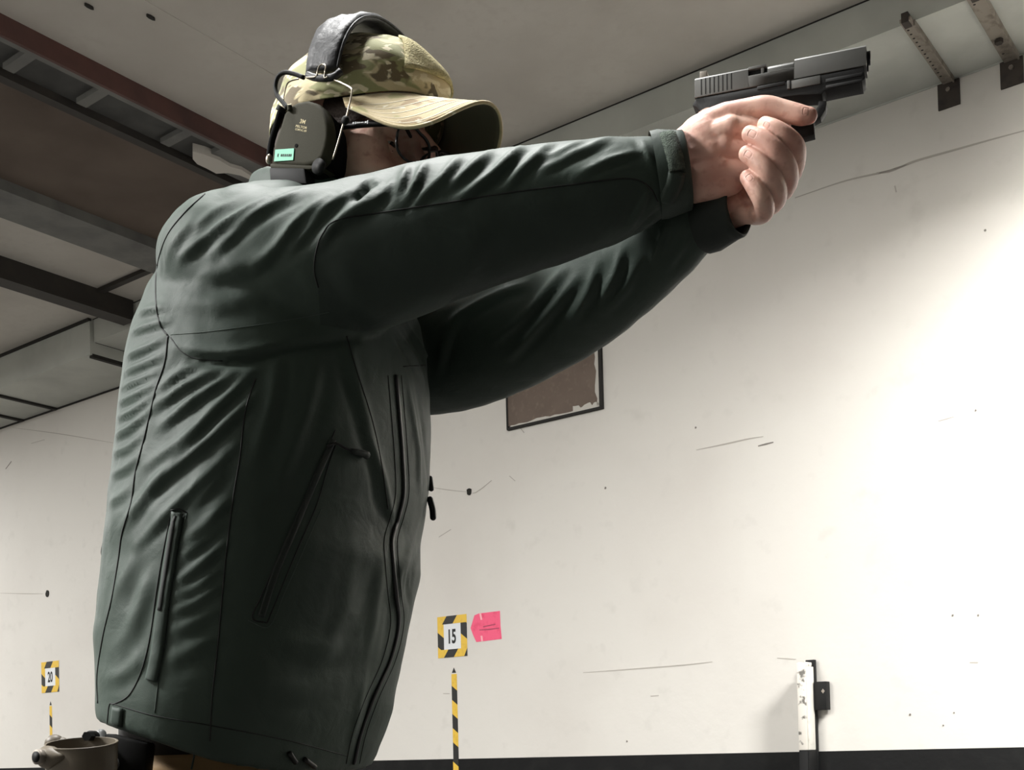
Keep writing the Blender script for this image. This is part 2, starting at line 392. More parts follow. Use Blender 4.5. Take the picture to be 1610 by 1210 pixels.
# baffle and luminaires above the frame
bf = thing('ceiling_baffle', 'dark hanging ceiling baffle above the firing point', 'baffle')
abox(MB(), -0.55, -0.50, B0, SOFFIT_B - .05, 4.03, CEIL_Z).build('board', M['beam_dark'], bf)
for n_, a_, b_, z_, sa_, sb_, w_ in LAMPS:
    t = thing('ceiling_light', {'downrange': 'long fluorescent batten beyond the ceiling baffle', 'overhead': 'fluorescent batten hung above the shooter',
              'uprange': 'fluorescent batten hung behind the firing line', 'firing_line': 'wide fluorescent batten hung behind the shooter', 'far': 'fluorescent batten at the far back of the range'}[n_], 'ceiling light', 'fluorescent ceiling lights')
    abox(MB(), a_ - sa_ / 2 - .02, a_ + sa_ / 2 + .02, b_ - sb_ / 2 - .02, b_ + sb_ / 2 + .02, z_ + .012, z_ + .07).build('housing', M['lamp_body'], t)
    if n_ == 'downrange': abox(MB(), a_ - sa_ / 2 - .02, a_ + sa_ / 2 + .02, b_ - sb_ / 2 - .045, b_ - sb_ / 2 - .02, z_ - .42, z_ + .07).build('light_shield', M['lamp_body'], t)  # unseen shield, added to keep this lamp's light off the shooter
    for s in (-.35, .35):
        q = AB(a_ + (s * sa_ if sa_ > sb_ else 0), b_ + (s * sb_ if sb_ > sa_ else 0), z_ + .07)
        v, f = tube_mesh([q, Vector((q.x, q.y, CEIL_Z))], .006, 6); new_obj('hanger_rod', v, f, M['strap'], t)

# ---------------------------------------------------------------- marks on the wall
def wall_stroke(name, pts, w, m, t_=.0015):
    """thin painted stroke on the wall, w in metres"""
    q = [on_wall(x, y) for x, y in smooth_px(pts, 8)]
    mb = MB(); n = len(q)
    vs = []
    for i, p in enumerate(q):
        d = (q[min(i + 1, n - 1)] - q[max(i - 1, 0)]).normalized(); s = d.cross(E2) * (w * .5 * (0.25 + 0.75 * math.sin(math.pi * min(max((i + .5) / n, .08), .92))))
        vs += [p + s, p - s, p + s - E2 * t_, p - s - E2 * t_]
    f = []
    for i in range(n - 1):
        a, b = 4 * i, 4 * i + 4
        f += [[a + 2, a + 3, b + 3, b + 2], [a, a + 2, b + 2, b], [a + 3, a + 1, b + 1, b + 3]]
    f += [[0, 1, 3, 2], [4 * n - 4, 4 * n - 2, 4 * n - 1, 4 * n - 3]]
    return new_obj(name, vs, f, m, wall)
for pts, w, m in (([(9, 737), (18, 725)], .010, 'scuff_dark'), ([(20, 672), (95, 682), (178, 696)], .007, 'scuff'), ([(49, 697), (70, 691)], .006, 'scuff'),
                  ([(679, 766), (705, 770), (734, 773)], .006, 'scuff'), ([(743, 775), (752, 772), (773, 755)], .008, 'scuff'),
                  ([(690, 844), (700, 840), (709, 832)], .006, 'scuff'), ([(801, 748), (810, 756)], .006, 'scuff'),
                  ([(1095, 707), (1130, 700), (1175, 690), (1200, 686)], .008, 'scuff'), ([(1192, 701), (1204, 698), (1216, 695)], .010, 'scuff_dark'),
                  ([(917, 1057), (1000, 1051), (1075, 1045), (1120, 1040)], .007, 'scuff'), ([(1023, 1094), (1036, 1093)], .006, 'scuff'),
                  ([(1222, 1034), (1252, 1036)], .005, 'scuff'), ([(818, 672), (824, 680)], .008, 'scuff'), ([(0, 932), (40, 933), (68, 933)], .006, 'scuff'),
                  ([(1407, 292), (1409, 302)], .008, 'scuff'),
                  ([(1525, 1041), (1538, 1041)], .005, 'scuff'), ([(1475, 662), (1500, 655)], .005, 'scuff'),
                  ([(1250, 311), (1330, 284), (1400, 268), (1440, 253), (1500, 236), (1560, 219), (1612, 205)], .012, 'scuff'),
                  ([(1378, 272), (1395, 270), (1412, 264), (1425, 259)], .014, 'scuff'), ([(697, 1090), (707, 1090)], .006, 'scuff')):
    wall_stroke('scuff', pts, w, M[m])
def wall_spot(x, y, r, m, d=.006, name='bullet_hole'):
    c = on_wall(x, y); n = 10; random.seed(int(x * 7 + y))
    v = [c + (E1 * math.cos(2 * math.pi * i / n) + Zv * 1.15 * math.sin(2 * math.pi * i / n)) * r * random.uniform(.8, 1.15) for i in range(n)]
    MB().prism([p - E2 * .0003 for p in v], -E2 * d).build(name, m, wall)
wall_spot(738, 773, .022, M['hole']); wall_spot(75, 933, .028, M['hole'])
for x, y, r in ((1549, 362, .006), (1094, 672, .006), (952, 767, .007), (1431, 1123, .006), (1483, 1140, .004), (1500, 1120, .004), (986, 1165, .006), (1498, 967, .005), (1538, 967, .005), (1534, 645, .005)):
    wall_spot(x, y, r, M['scuff_dark'], .002, 'speck')
for x, y in ((140, 8), (237, 25)):
    c = on_z(x, y, CEIL_Z); n = 7
    v = [c + E2 * (.026 * math.cos(6.283 * i / n)) + E1 * (.009 * math.sin(6.283 * i / n)) + Vector((0, 0, -.0005)) for i in range(n)]
    MB().prism(v, Vector((0, 0, -.012))).build('paint_flake', M['joint'], ceiling)
# faint ceiling seam
q0, q1 = on_z(278, 42, CEIL_Z), on_z(440, 113, CEIL_Z)
aa = (ab(q0)[0] + ab(q1)[0]) / 2
abox(MB(), aa - .006, aa + .006, B0, SOFFIT_B, CEIL_Z - .003, CEIL_Z).build('seam', M['ceiling'], ceiling)

# brown board set in the wall
t = thing('wall_board', 'brown board with torn pale edges set in the white wall below the arms', 'board')
pl, pr = on_wall(801, 672), on_wall(945, 636)
al, ar = ab(pl)[0], ab(pr)[0]; zb = (pl.z + pr.z) / 2; zt = zb + .62
abox(MB(), al, ar, WALL_B - .012, WALL_B + .01, zb, zt).build('panel', M['board'], t)
abox(MB(), ar, ar + .022, WALL_B - .022, WALL_B, zb - .012, zt).build('edge_strip', M['joint'], t)
abox(MB(), al - .008, ar + .022, WALL_B - .02, WALL_B, zb - .026, zb - .010).build('edge_strip', M['joint'], t)
abox(MB(), al - .012, al, WALL_B - .018, WALL_B, zb - .02, zt).build('edge_strip', M['joint'], t)
random.seed(4)
def ragged(a0, z0, a1, z1, w):
    n = 14; up = Vector((0, 0, 1)) if abs(a1 - a0) > abs(z1 - z0) else -E1
    lo = [AB(a0 + (a1 - a0) * i / n, WALL_B - .012, z0 + (z1 - z0) * i / n) for i in range(n + 1)]
    hi = [p + up * (w * (.35 + .65 * random.random())) for p in lo]
    MB().prism(lo + hi[::-1], -E2 * .004).build('torn_edge', M['wood_edge'], t)
ragged(al + .02, zb - .01, al + (ar - al) * .72, zb - .01, .022); ragged(al + (ar - al) * .72, zb - .01, ar, zb - .01, .045); ragged(ar - .004, zb, ar - .004, zt, .03)

# distance markers
def seg_tape(mb_y, mb_k, p, d, s, length, width, pieces, parent, off):
    """tape strip from p along d with slanted alternating pieces: list of (start, end, colour)"""
    sl = width * .75
    for i, (u0, u1, c) in enumerate(pieces):
        a = max(0, u0); b = min(length, u1)
        q = []
        for (u, w) in ((a, 0), (b, 0), (b, 1), (a, 1)):
            uu = min(max(u + (sl * (w - .5) if 0 < u < length else 0), 0), length)
            q.append(p + d * uu + s * (width * w) - E2 * off)
        MB().prism(q, -E2 * .0006).build('tape_piece', M['tape_k'] if c == 'k' else M['tape_y'], parent)
def alternate(length, first, step, c0):
    out = []; u = 0; c = c0; nxt = first
    while u < length - 1e-6:
        out.append((u, min(nxt, length), c)); u = nxt; nxt += step; c = 'k' if c == 'y' else 'y'
    return out
def text_obj(body, p, ux, uz, height, m, parent, name, xs=1.0, off=.001, weight=0.0):
    cu = bpy.data.curves.new('txt', 'FONT'); cu.body = body; cu.size = 1.0; cu.align_x = 'CENTER'; cu.align_y = 'CENTER'; cu.extrude = 0.0; cu.offset = weight
    o = bpy.data.objects.new('txt', cu); COL.objects.link(o)
    dg = bpy.context.evaluated_depsgraph_get(); dg.update()
    me = o.evaluated_get(dg).to_mesh()
    V = [v.co.copy() for v in me.vertices]; F = [list(q.vertices) for q in me.polygons]
    o.evaluated_get(dg).to_mesh_clear(); bpy.data.objects.remove(o)
    ys = [v.y for v in V]; h = max(ys) - min(ys); yc = (max(ys) + min(ys)) / 2; xc = (max(v.x for v in V) + min(v.x for v in V)) / 2
    k = height / h; n = ux.cross(uz)
    W = [p + ux * ((v.x - xc) * k * xs) + uz * ((v.y - yc) * k) + n * off for v in V]
    return new_obj(name, W, F, m, parent)
def marker(corners, digits, label, stick, stick_label, sw):
    """corners: px TL TR BL BR"""
    TL, TR, BL, BR = [on_wall(*c) for c in corners]
    aL = (ab(TL)[0] + ab(BL)[0]) / 2; aR = (ab(TR)[0] + ab(BR)[0]) / 2; zT = (TL.z + TR.z) / 2; zB = (BL.z + BR.z) / 2
    w, h = aR - aL, zT - zB; tw = w * .21
    t = thing('distance_sign', label, 'sign', 'distance signs')
    abox(MB(), aL, aR, WALL_B - .0015, WALL_B - .0002, zB, zT).build('sheet', M['paper'], t)
    o0 = AB(aL, WALL_B - .0015, zB)
    # bottom, top, left, right tapes
    seg_tape(0, 0, o0, E1, Zv, w, tw, [(0, w * .28, 'y'), (w * .28, w * .62, 'k'), (w * .62, w * .97, 'y'), (w * .97, w, 'k')], t, .0008)
    seg_tape(0, 0, o0 + Zv * (h - tw), E1, Zv, w, tw, [(0, w * .24, 'y'), (w * .24, w * .60, 'k'), (w * .60, w, 'y')], t, .0008)
    seg_tape(0, 0, o0 + E1 * tw, Zv, -E1, h, tw, [(0, h * .20, 'y'), (h * .20, h * .55, 'k'), (h * .55, h * .90, 'y'), (h * .90, h, 'k')], t, .0003)
    seg_tape(0, 0, o0 + E1 * w, Zv, -E1, h, tw, [(0, h * .03, 'k'), (h * .03, h * .48, 'y'), (h * .48, h * .86, 'k'), (h * .86, h, 'y')], t, .0003)
    c = AB((aL + aR) / 2, WALL_B - .0015, (zT + zB) / 2)
    text_obj(digits, c, E1, Zv, h * .35, M['ink'], t, 'number', .62, .0008, .03)
    # tape line below
    t2 = thing('tape_strip', stick_label, 'tape', 'tape strips below the signs')
    S0, S1 = on_wall(*stick[0]), on_wall(*stick[1])
    am = (ab(S0)[0] + ab(S1)[0]) / 2; L = S0.z; z1 = L - .045
    q = [AB(am - sw * .4, WALL_B - .001, z1 + .008), AB(am + sw * .4, WALL_B - .001, z1 + .008), AB(am, WALL_B - .001, L)]
    MB().prism(q, -E2 * .0006).build('arrow_tip', M['tape_k'], t2)
    z0 = .35
    seg_tape(0, 0, AB(am + sw / 2, WALL_B - .0048, z0), Zv, -E1, STRIPE_Z - z0, sw, [(u, v, 'k' if (i % 2) else 'y') for i, (u, v, _) in enumerate(alternate(STRIPE_Z - z0, .19, .19, 'y'))][::-1], t2, .0)
    LL = z1 - STRIPE_Z; st = LL / 6.0
    seg_tape(0, 0, AB(am + sw / 2, WALL_B - .0006, STRIPE_Z), Zv, -E1, LL, sw, alternate(LL, st, st, 'k'), t2, .0)
marker(((687, 970), (733, 965), (690, 1036), (736, 1029)), '15', 'white sign reading 15 framed in yellow and black tape',
       ((713, 1049), (718, 1200)), 'yellow and black striped tape running down the wall below the 15 sign', .048)
marker(((65, 1041), (92, 1038), (66, 1089), (94, 1087)), '20', 'smaller white sign reading 20 framed in yellow and black tape behind the jacket',
       ((79, 1102), (81, 1156)), 'yellow and black striped tape below the 20 sign, above the holster', .042)
# pink arrow
t = thing('paper_arrow', 'bright pink paper arrow pointing left at the 15 sign', 'paper')
arrow = [(740, 987), (746, 967), (753, 964), (786, 960), (787, 984), (789, 1004), (749, 1009), (744, 998)]
MB().prism([on_wall(x, y, .0004) for x, y in arrow], -E2 * .001).build('sheet', M['pink'], t)
for a, b in (((755, 964), (757, 974)), ((757, 999), (758, 1008))):
    pa, pb = on_wall(*a, .0015), on_wall(*b, .0015)
    MB().prism([pa - E1 * .008, pa + E1 * .008, pb + E1 * .008, pb - E1 * .008], -E2 * .0004).build('tape_strip', M['pale_tape'], t)
for pts in ([(754, 990), (770, 989), (785, 987)], [(760, 985), (772, 984), (779, 981)]):
    o = wall_stroke('pencil_mark', pts, .010, M['pink_line'], .0022); o.parent = t

# steel post against the wall
t = thing('steel_post', 'white battered steel post with a black box, standing against the wall below the pistol', 'post')
pL = on_wall(1256, 1177, .16); a0 = ab(pL)[0]
bq = WALL_B - .16
zt = on_plane(1256, 1042, AB(0, bq, 0), E2).z; 
z_black = 0.965
def lbox(m, nm, a, a2, b, b2, z0, z1, bev=.003): return abox(MB(), a, a2, b, b2, z0, z1).build(nm, M[m], t, bevel=bev)
W1 = .050
lbox('post_worn', 'front_flange', a0, a0 + W1, bq, bq + .010, z_black, zt)
lbox('post_white', 'web', a0 + .004, a0 + W1 + .004, bq + .014, bq + .108, z_black, zt - .018)
lbox('post_worn', 'cap_plate', a0 + .004, a0 + W1 - .002, bq + .012, bq + .100, zt - .016, zt + .006)
lbox('black', 'rear_channel', a0 + .006, a0 + W1 + .008, bq + .110, bq + .140, .02, zt + .022)
lbox('black', 'post_foot', a0, a0 + W1, bq, bq + .010, 0, z_black)
lbox('black', 'post_foot', a0 + .004, a0 + W1 + .004, bq + .014, bq + .108, 0, z_black)
pB0, pB1 = on_plane(1281, 1071, AB(0, bq + .06, 0), E2), on_plane(1300, 1115, AB(0, bq + .06, 0), E2)
bx = lbox('black', 'black_box', a0 + W1 + .008, a0 + W1 + .078, bq + .09, bq + .15, pB1.z, pB0.z)
c = on_plane(1294, 1086, AB(0, bq + .09, 0), E2); d_ = .010
MB().prism([c + E1 * d_ , c + Zv * d_ * 1.3, c - E1 * d_, c - Zv * d_ * 1.3], -E2 * .002).build('screw', M['strap'], t)
# cloth folds read off the garment: (outline points, half width, height mm)
_F = [
 # back, left of the back seam
 ([(212, 492), (236, 486), (262, 484)], 6, 3.5), ([(206, 522), (235, 512), (266, 505)], 6, 4), ([(199, 560), (228, 548), (258, 532)], 6, 4.5), ([(194, 586), (224, 574), (254, 560)], 6, 4),
 ([(192, 609), (220, 597), (248, 584)], 5, 3.5), ([(189, 632), (215, 620), (243, 603)], 6, 4), ([(186, 656), (210, 645), (236, 622)], 6, 4), ([(182, 686), (205, 672), (230, 648)], 6, 4.5),
 ([(180, 712), (200, 704), (222, 685)], 6, 3.5), ([(177, 745), (198, 735), (216, 718)], 7, 3.5), ([(172, 790), (190, 778), (206, 760)], 8, 3), ([(240, 380), (243, 420), (240, 450)], 8, 2),
 # flank, running down from the armpit
 ([(345, 577), (290, 606), (238, 643)], 8, 5), ([(312, 572), (275, 590), (245, 618)], 7, 4), ([(368, 584), (312, 622), (250, 672)], 8, 5), ([(395, 585), (345, 636), (290, 690), (232, 730)], 9, 5.5),
 ([(400, 620), (352, 668), (300, 716), (240, 770)], 9, 5), ([(312, 687), (253, 746), (192, 828)], 10, 5), ([(370, 700), (318, 752), (262, 808), (215, 856)], 9, 4.5), ([(357, 735), (318, 776), (292, 800)], 8, 3.5),
 ([(362, 780), (325, 822), (288, 852)], 9, 4), ([(358, 812), (318, 850), (282, 878)], 8, 3.5), ([(353, 851), (315, 887), (276, 915)], 9, 4), ([(348, 890), (310, 920), (272, 938)], 8, 3), ([(346, 918), (307, 946), (268, 962)], 9, 3.5),
 ([(344, 1000), (300, 1022), (262, 1037)], 14, 3), ([(340, 955), (300, 980), (262, 992)], 12, 2.5), ([(215, 870), (190, 920), (175, 960)], 14, 3.5), ([(235, 900), (205, 985), (180, 1020)], 14, 3), ([(225, 1030), (190, 1060), (165, 1065)], 12, 2.5),
 # chest and belly drape
 ([(440, 560), (425, 640), (400, 720)], 12, 3), ([(500, 560), (478, 650), (440, 760)], 14, 3), ([(575, 674), (598, 740), (612, 800), (618, 830)], 10, 5), ([(545, 540), (565, 620), (590, 700)], 12, 4),
 ([(640, 600), (655, 690), (660, 770)], 8, 4), ([(640, 870), (626, 915), (630, 960)], 9, 4), ([(600, 880), (590, 960), (575, 1040)], 14, 3), ([(575, 1060), (560, 1130), (548, 1180)], 10, 3), ([(430, 1000), (500, 1020), (560, 1010)], 20, 3),
 ([(360, 1060), (430, 1080), (510, 1090)], 18, 2.5), ([(560, 880), (540, 960), (500, 1040)], 18, 2.5), ([(655, 830), (640, 880), (632, 930)], 8, 3), ([(628, 528), (650, 560), (668, 600)], 6, 4), ([(645, 515), (662, 545), (676, 572)], 5, 4),
 # shoulder and upper sleeve
 ([(425, 308), (380, 334), (335, 362), (282, 405)], 9, 5), ([(475, 298), (420, 325), (372, 360), (335, 398)], 9, 5), ([(516, 308), (470, 345), (432, 392), (402, 420)], 9, 6), ([(545, 300), (505, 335), (470, 375), (440, 405)], 8, 5),
 ([(372, 312), (330, 338), (300, 362)], 9, 3), ([(596, 296), (565, 322), (530, 350), (500, 385)], 8, 5.5), ([(620, 280), (600, 308), (572, 330), (545, 352)], 8, 5), ([(420, 405), (360, 425), (300, 440)], 16, 4), ([(400, 470), (340, 478), (285, 470)], 16, 3),
 ([(300, 345), (275, 378), (262, 410)], 8, 3),
 # along the top of the sleeve
 ([(640, 262), (630, 290), (612, 325)], 7, 5), ([(668, 256), (650, 292), (622, 330)], 7, 5), ([(720, 248), (690, 284), (650, 318)], 8, 5), ([(818, 232), (778, 272), (722, 312)], 8, 6.5), ([(770, 238), (730, 272), (690, 300)], 8, 4.5),
 ([(860, 228), (826, 262), (790, 298)], 8, 4.5), ([(957, 217), (911, 238), (852, 266)], 7, 4), ([(1000, 238), (950, 256), (905, 280)], 7, 4.5), ([(1006, 214), (1016, 236), (1026, 258)], 6, 4), ([(930, 214), (885, 236), (850, 250)], 7, 3),
 ([(990, 262), (960, 272), (930, 282)], 6, 3), ([(1020, 290), (1005, 330), (985, 365)], 7, 3),
 # underside, broad
 ([(540, 400), (560, 460), (600, 500)], 22, 3), ([(760, 350), (740, 400), (720, 440)], 22, 2.5), ([(280, 545), (360, 556), (440, 545)], 9, 4),
 # far sleeve
 ([(828, 446), (786, 462), (738, 486), (700, 510)], 8, 6), ([(884, 426), (850, 468), (810, 510), (776, 534)], 8, 6.5), ([(905, 440), (868, 486), (826, 535), (800, 562)], 8, 6.5), ([(938, 418), (924, 461), (900, 500)], 8, 5),
 ([(978, 396), (966, 434), (945, 470)], 7, 5), ([(1048, 352), (1038, 380), (1024, 410)], 6, 5), ([(1010, 400), (985, 450), (950, 490)], 9, 4), ([(720, 500), (700, 540), (690, 580)], 8, 5), ([(1090, 350), (1075, 385), (1050, 420)], 7, 4)]
FOLDS = []
for pts, w, h in _F:
    h *= .85; FOLDS.append((pts, w, h))
    # the crease that runs beside each ridge, on its lower side
    off = []
    for i, (x, y) in enumerate(pts):
        x0, y0 = pts[max(i - 1, 0)]; x1, y1 = pts[min(i + 1, len(pts) - 1)]; dx, dy = x1 - x0, y1 - y0; d = math.hypot(dx, dy)
        nx, ny = -dy / d, dx / d
        if ny < 0 or (abs(ny) < .2 and nx < 0): nx, ny = -nx, -ny
        off.append((x + nx * w * 1.55, y + ny * w * 1.55))
    FOLDS.append((off, w * .8, -h * .55))
FOLDS += [([(578, 284), (572, 298), (560, 314)], 6, -9), ([(590, 288), (580, 300)], 4, -6), ([(1040, 330), (1020, 348), (1000, 368)], 6, -4), ([(300, 566), (380, 566), (470, 545), (560, 532)], 7, -7)]
# ================================================================ the person
M['skin'] = mat('skin', srgb(228, 188, 170), 0.52, bump=(260, 0.15, 0.002), var=[(26, srgb(210, 158, 142), 0.42, 0.7), (90, srgb(184, 130, 114), 0.55, 0.8)], sss=0.15)
M['nail'] = mat('fingernail', srgb(210, 162, 146), 0.6)
M['hair'] = mat('short_brown_hair', srgb(58, 44, 36), 0.7, bump=(300, .5, .003))
M['eye'] = mat('eye_white', srgb(205, 198, 190), 0.2)
M['iris'] = mat('dark_iris', srgb(40, 34, 30), 0.2)

# head frame
HEAD_PHI, HEAD_TILT = math.radians(30), 0.19
Hc = P(560, 200, 1.46); Hc.z = 1.7406
HR = Vector((-math.sin(HEAD_PHI), -math.cos(HEAD_PHI), 0))
_f = Vector((math.cos(HEAD_PHI), -math.sin(HEAD_PHI), 0))
HF = _f * math.cos(HEAD_TILT) - Zv * math.sin(HEAD_TILT)
HU = _f * math.sin(HEAD_TILT) + Zv * math.cos(HEAD_TILT)
def H(f, r, u): return Hc + HF * f + HR * r + HU * u
def HE(f, r, u, a, b, c, pitch=0.0):
    F2 = HF * math.cos(pitch) + HU * math.sin(pitch); U2 = HU * math.cos(pitch) - HF * math.sin(pitch)
    return ellipsoid(H(f, r, u), F2 * a, HR * b, U2 * c)
# gun axis plane depth
def Yg(px): return 1.25 - (px - 1095) / 268.0 * 0.06
def G(px, py, off): return P(px, py, Yg(px) - off)

person = thing('person', 'person in dark green jacket and camouflage cap aiming a pistol with both hands', 'person')

# --- head and neck
parts = [HE(-.012, 0, .028, .100, .076, .092), HE(.030, 0, -.045, .062, .060, .075, -.25), HE(.062, 0, -.098, .030, .030, .022),
         HE(.040, 0, -.085, .050, .048, .030, -.1)]
for s in (-1, 1):
    parts += [HE(.060, s * .040, -.030, .030, .028, .024), HE(.010, s * .056, -.072, .034, .012, .026, .5), HE(.078, s * .032, .026, .018, .034, .012),
              HE(.045, s * .044, -.012, .037, .026, .040), HE(.055, s * .050, .012, .022, .014, .020), HE(-.006, s * .076, -.010, .012, .008, .030, .15), HE(-.012, s * .082, .002, .016, .006, .018), HE(.05, s * .02, -.06, .042, .024, .024)]
parts += [HE(.083, 0, .028, .016, .045, .013), capsule([(H(.092, 0, .014), .009), (H(.106, 0, -.012), .010), (H(.116, 0, -.034), .0125)]),
          HE(.103, .012, -.038, .010, .008, .008), HE(.103, -.012, -.038, .010, .008, .008),
          HE(.092, 0, -.064, .010, .025, .0055), HE(.090, 0, -.073, .010, .022, .006), HE(.086, 0, -.068, .012, .028, .016)]
parts += [capsule([(H(-.012, 0, -.05), .060), (Vector((Hc.x - .045, Hc.y + .02, 1.62)), .064), (Vector((Hc.x - .075, Hc.y + .03, 1.52)), .075)], 5, 24)]
HV, HFc = voxel(parts, .0022, 16, .6)
# eye sockets
for s in (-1, 1):
    c = np.array(H(.097, s * .032, .004)); d = np.linalg.norm((HV - c), axis=1)
    HV -= np.array(HF)[None] * (.007 * np.exp(-(d / .0135) ** 2))[:, None]

# --- right hand (near): wrist, metacarpals, extended index finger, three fingers round the grip
def chain(pts): return capsule([(G(x, y, o), r) for x, y, o, r in pts], 7, 18)
rh = [chain([(1040, 268, .012, .029), (1078, 262, .012, .0300), (1100, 252, .014, .0285), (1118, 245, .016, .027)]),     # wrist and heel of hand
      chain([(1086, 232, .012, .024), (1112, 205, .017, .0200), (1140, 184, .021, .0145), (1148, 181, .0225, .0128)]),    # index metacarpal
      chain([(1092, 246, .016, .024), (1120, 222, .022, .0200), (1149, 203, .0285, .0142)]),                               # middle
      chain([(1092, 262, .016, .024), (1116, 245, .022, .0205), (1138, 231, .0265, .0140)]),                               # ring
      chain([(1090, 280, .014, .022), (1112, 270, .020, .0190), (1136, 262, .0235, .0130)]),                               # little
      chain([(1098, 288, .010, .021), (1130, 288, .012, .0165), (1150, 285, .012, .014)]),                                 # edge of palm
      chain([(1140, 182, .0225, .0130), (1172, 173, .0235, .0112), (1203, 169, .0240, .0118), (1232, 174, .0235, .0106), (1258, 181, .0232, .0103), (1272, 182, .0230, .0088)]),  # index
      chain([(1149, 203, .0270, .0136), (1180, 204, .0250, .0112), (1212, 212, .0200, .0108), (1240, 222, .000, .0105)]),  # middle round grip
      chain([(1138, 231, .0255, .0134), (1168, 236, .0240, .0110), (1204, 244, .0190, .0106), (1232, 254, .000, .0102)]),
      chain([(1134, 262, .0230, .0124), (1162, 268, .0220, .0104), (1195, 276, .0170, .0098), (1220, 286, .000, .0095)]),
      chain([(1110, 205, .010, .018), (1125, 180, -.012, .0135), (1165, 178, -.026, .011), (1205, 176, -.028, .0095)])]    # thumb on the far side
# --- left hand: four fingers wrapped over the right hand, palm on the far side
lh = [chain([(1203, 196, .0385, .0082), (1218, 204, .0420, .0098), (1237, 217, .0380, .0106), (1249, 232, .0255, .0112), (1250, 252, .004, .0112), (1243, 270, -.018, .0125)]),
      chain([(1179, 211, .0440, .0086), (1200, 221, .0470, .0100), (1221, 240, .0440, .0108), (1236, 263, .0290, .0114), (1238, 284, .006, .0114), (1230, 296, -.018, .0130)]),
      chain([(1174, 242, .0430, .0084), (1192, 254, .0455, .0098), (1209, 274, .0420, .0106), (1219, 296, .0270, .0112), (1220, 312, .005, .0112), (1212, 318, -.018, .0125)]),
      chain([(1175, 279, .0400, .0078), (1186, 293, .0420, .0092), (1198, 313, .0380, .0100), (1202, 330, .0220, .0106), (1196, 336, .002, .0106), (1188, 336, -.018, .0115)]),
      chain([(1240, 266, -.020, .014), (1205, 285, -.026, .019), (1165, 305, -.030, .022), (1140, 325, -.030, .024)]),
      chain([(1212, 318, -.018, .013), (1185, 322, -.018, .016), (1158, 328, -.022, .019), (1135, 332, -.026, .022)]),
      chain([(1160, 300, -.02, .02), (1150, 322, -.020, .021), (1125, 335, -.030, .023), (1090, 352, -.045, .025)]),
      chain([(1188, 335, -.014, .0115), (1172, 334, -.014, .0120), (1152, 333, -.020, .0140)]),
      chain([(1170, 260, -.030, .016), (1190, 215, -.034, .0125), (1230, 192, -.032, .0105), (1262, 184, -.030, .009)])]
rh.append(ellipsoid(G(1112, 240, .010), (CAM_R * .93 + CAM_U * .36).normalized() * .034, Vector((0, .0335, 0)), (CAM_U * .93 - CAM_R * .36).normalized() * .040))
RV, RF = voxel(rh, .0011, 24, .5)
LV, LF = voxel(lh, .0011, 4, .5)
# tendons and knuckle dimples on the back of the right hand come from the chains; core body below the clothes
core = [capsule([(P(455, 470, 1.44), .07), (P(430, 700, 1.42), .11), (P(380, 1120, 1.40), .11), (Vector((-.335, 1.40, .86)), .105)], 6, 24),
        capsule([(P(400, 430, 1.30), .045), (P(700, 362, 1.25), .045), (P(1040, 268, Yg(1040) - .012), .0285)], 6, 20),
        capsule([(P(600, 560, 1.60), .05), (P(900, 475, 1.43), .045), (G(1090, 352, -.045), .025)], 6, 20)]
for s, fx in ((1, -.02), (-1, .10)):
    hip = Vector((-.325, 1.40, .90)) + Vector((-.42, -.906, 0)) * (.10 * s)
    knee = hip + Vector((.08 + fx * .6, 0, -.42)); ank = knee + Vector((fx - .06, 0, -.40))
    core.append(capsule([(hip, .085), (knee, .055), (ank, .042)], 6, 20))
    core.append(capsule([(ank, .04), (ank + Vector((.05, -.02, -.035)), .035), (ank + Vector((.15, -.06, -.045)), .03)], 5, 16))
CV, CF = voxel(core, .012, 2)
body_mb = MB()
for v, f in ((HV, HFc), (RV, RF), (LV, LF), (CV, CF)): body_mb.add(v.tolist(), f)
body = body_mb.build('body', M['skin'], person, smooth=True)
hand_tree = bvh(np.vstack([RV, LV]), RF + [[i + len(RV) for i in q] for q in LF])

# fingernails
def nail(px, py, ux, uy, w, l):
    """nail plate hugging the finger: centre px, direction towards the tip"""
    d = math.hypot(ux, uy); ux /= d; uy /= d; vs = []; n, m = 7, 7; ok = True
    for i in range(n):
        for j in range(m):
            s, t_ = -1 + 2 * i / (n - 1), -1 + 2 * j / (m - 1)
            k = math.sqrt(max(0, 1 - .55 * t_ * t_ * (s * s))) ; ww = w * (1 - .12 * s * s)
            x = px + ux * l * s * math.sqrt(1 - .35 * t_ * t_) - uy * ww * t_; y = py + uy * l * s * math.sqrt(1 - .35 * t_ * t_) + ux * ww * t_
            p, nn = cast(hand_tree, x, y)
            if p is None: return
            vs.append(p + nn * (.0008 - .0007 * max(abs(s), abs(t_)) ** 6))
    f = [[i * m + j, i * m + j + 1, (i + 1) * m + j + 1, (i + 1) * m + j] for i in range(n - 1) for j in range(m - 1)]
    # thickness
    vs2 = [p + (p - EYE).normalized() * .0008 for p in vs]; N_ = len(vs)
    f2 = [[q + N_ for q in r][::-1] for r in f]
    rim = [i for i in range(m)] + [i * m + m - 1 for i in range(1, n)] + [(n - 1) * m + j for j in range(m - 2, -1, -1)] + [i * m for i in range(n - 2, 0, -1)]
    f3 = [[rim[i], rim[(i + 1) % len(rim)], rim[(i + 1) % len(rim)] + N_, rim[i] + N_] for i in range(len(rim))]
    new_obj('fingernail', vs + vs2, f + f2 + f3, M['nail'], person, True)
nail(1183, 211, -1, -.55, 6.5, 7.5); nail(1177, 243, -1, -.7, 6.2, 7); nail(1206, 197, -1, -.6, 5.0, 6); nail(1179, 280, -.7, -1, 5.5, 6.5); nail(1267, 175, 1, .12, 6.5, 5.5)

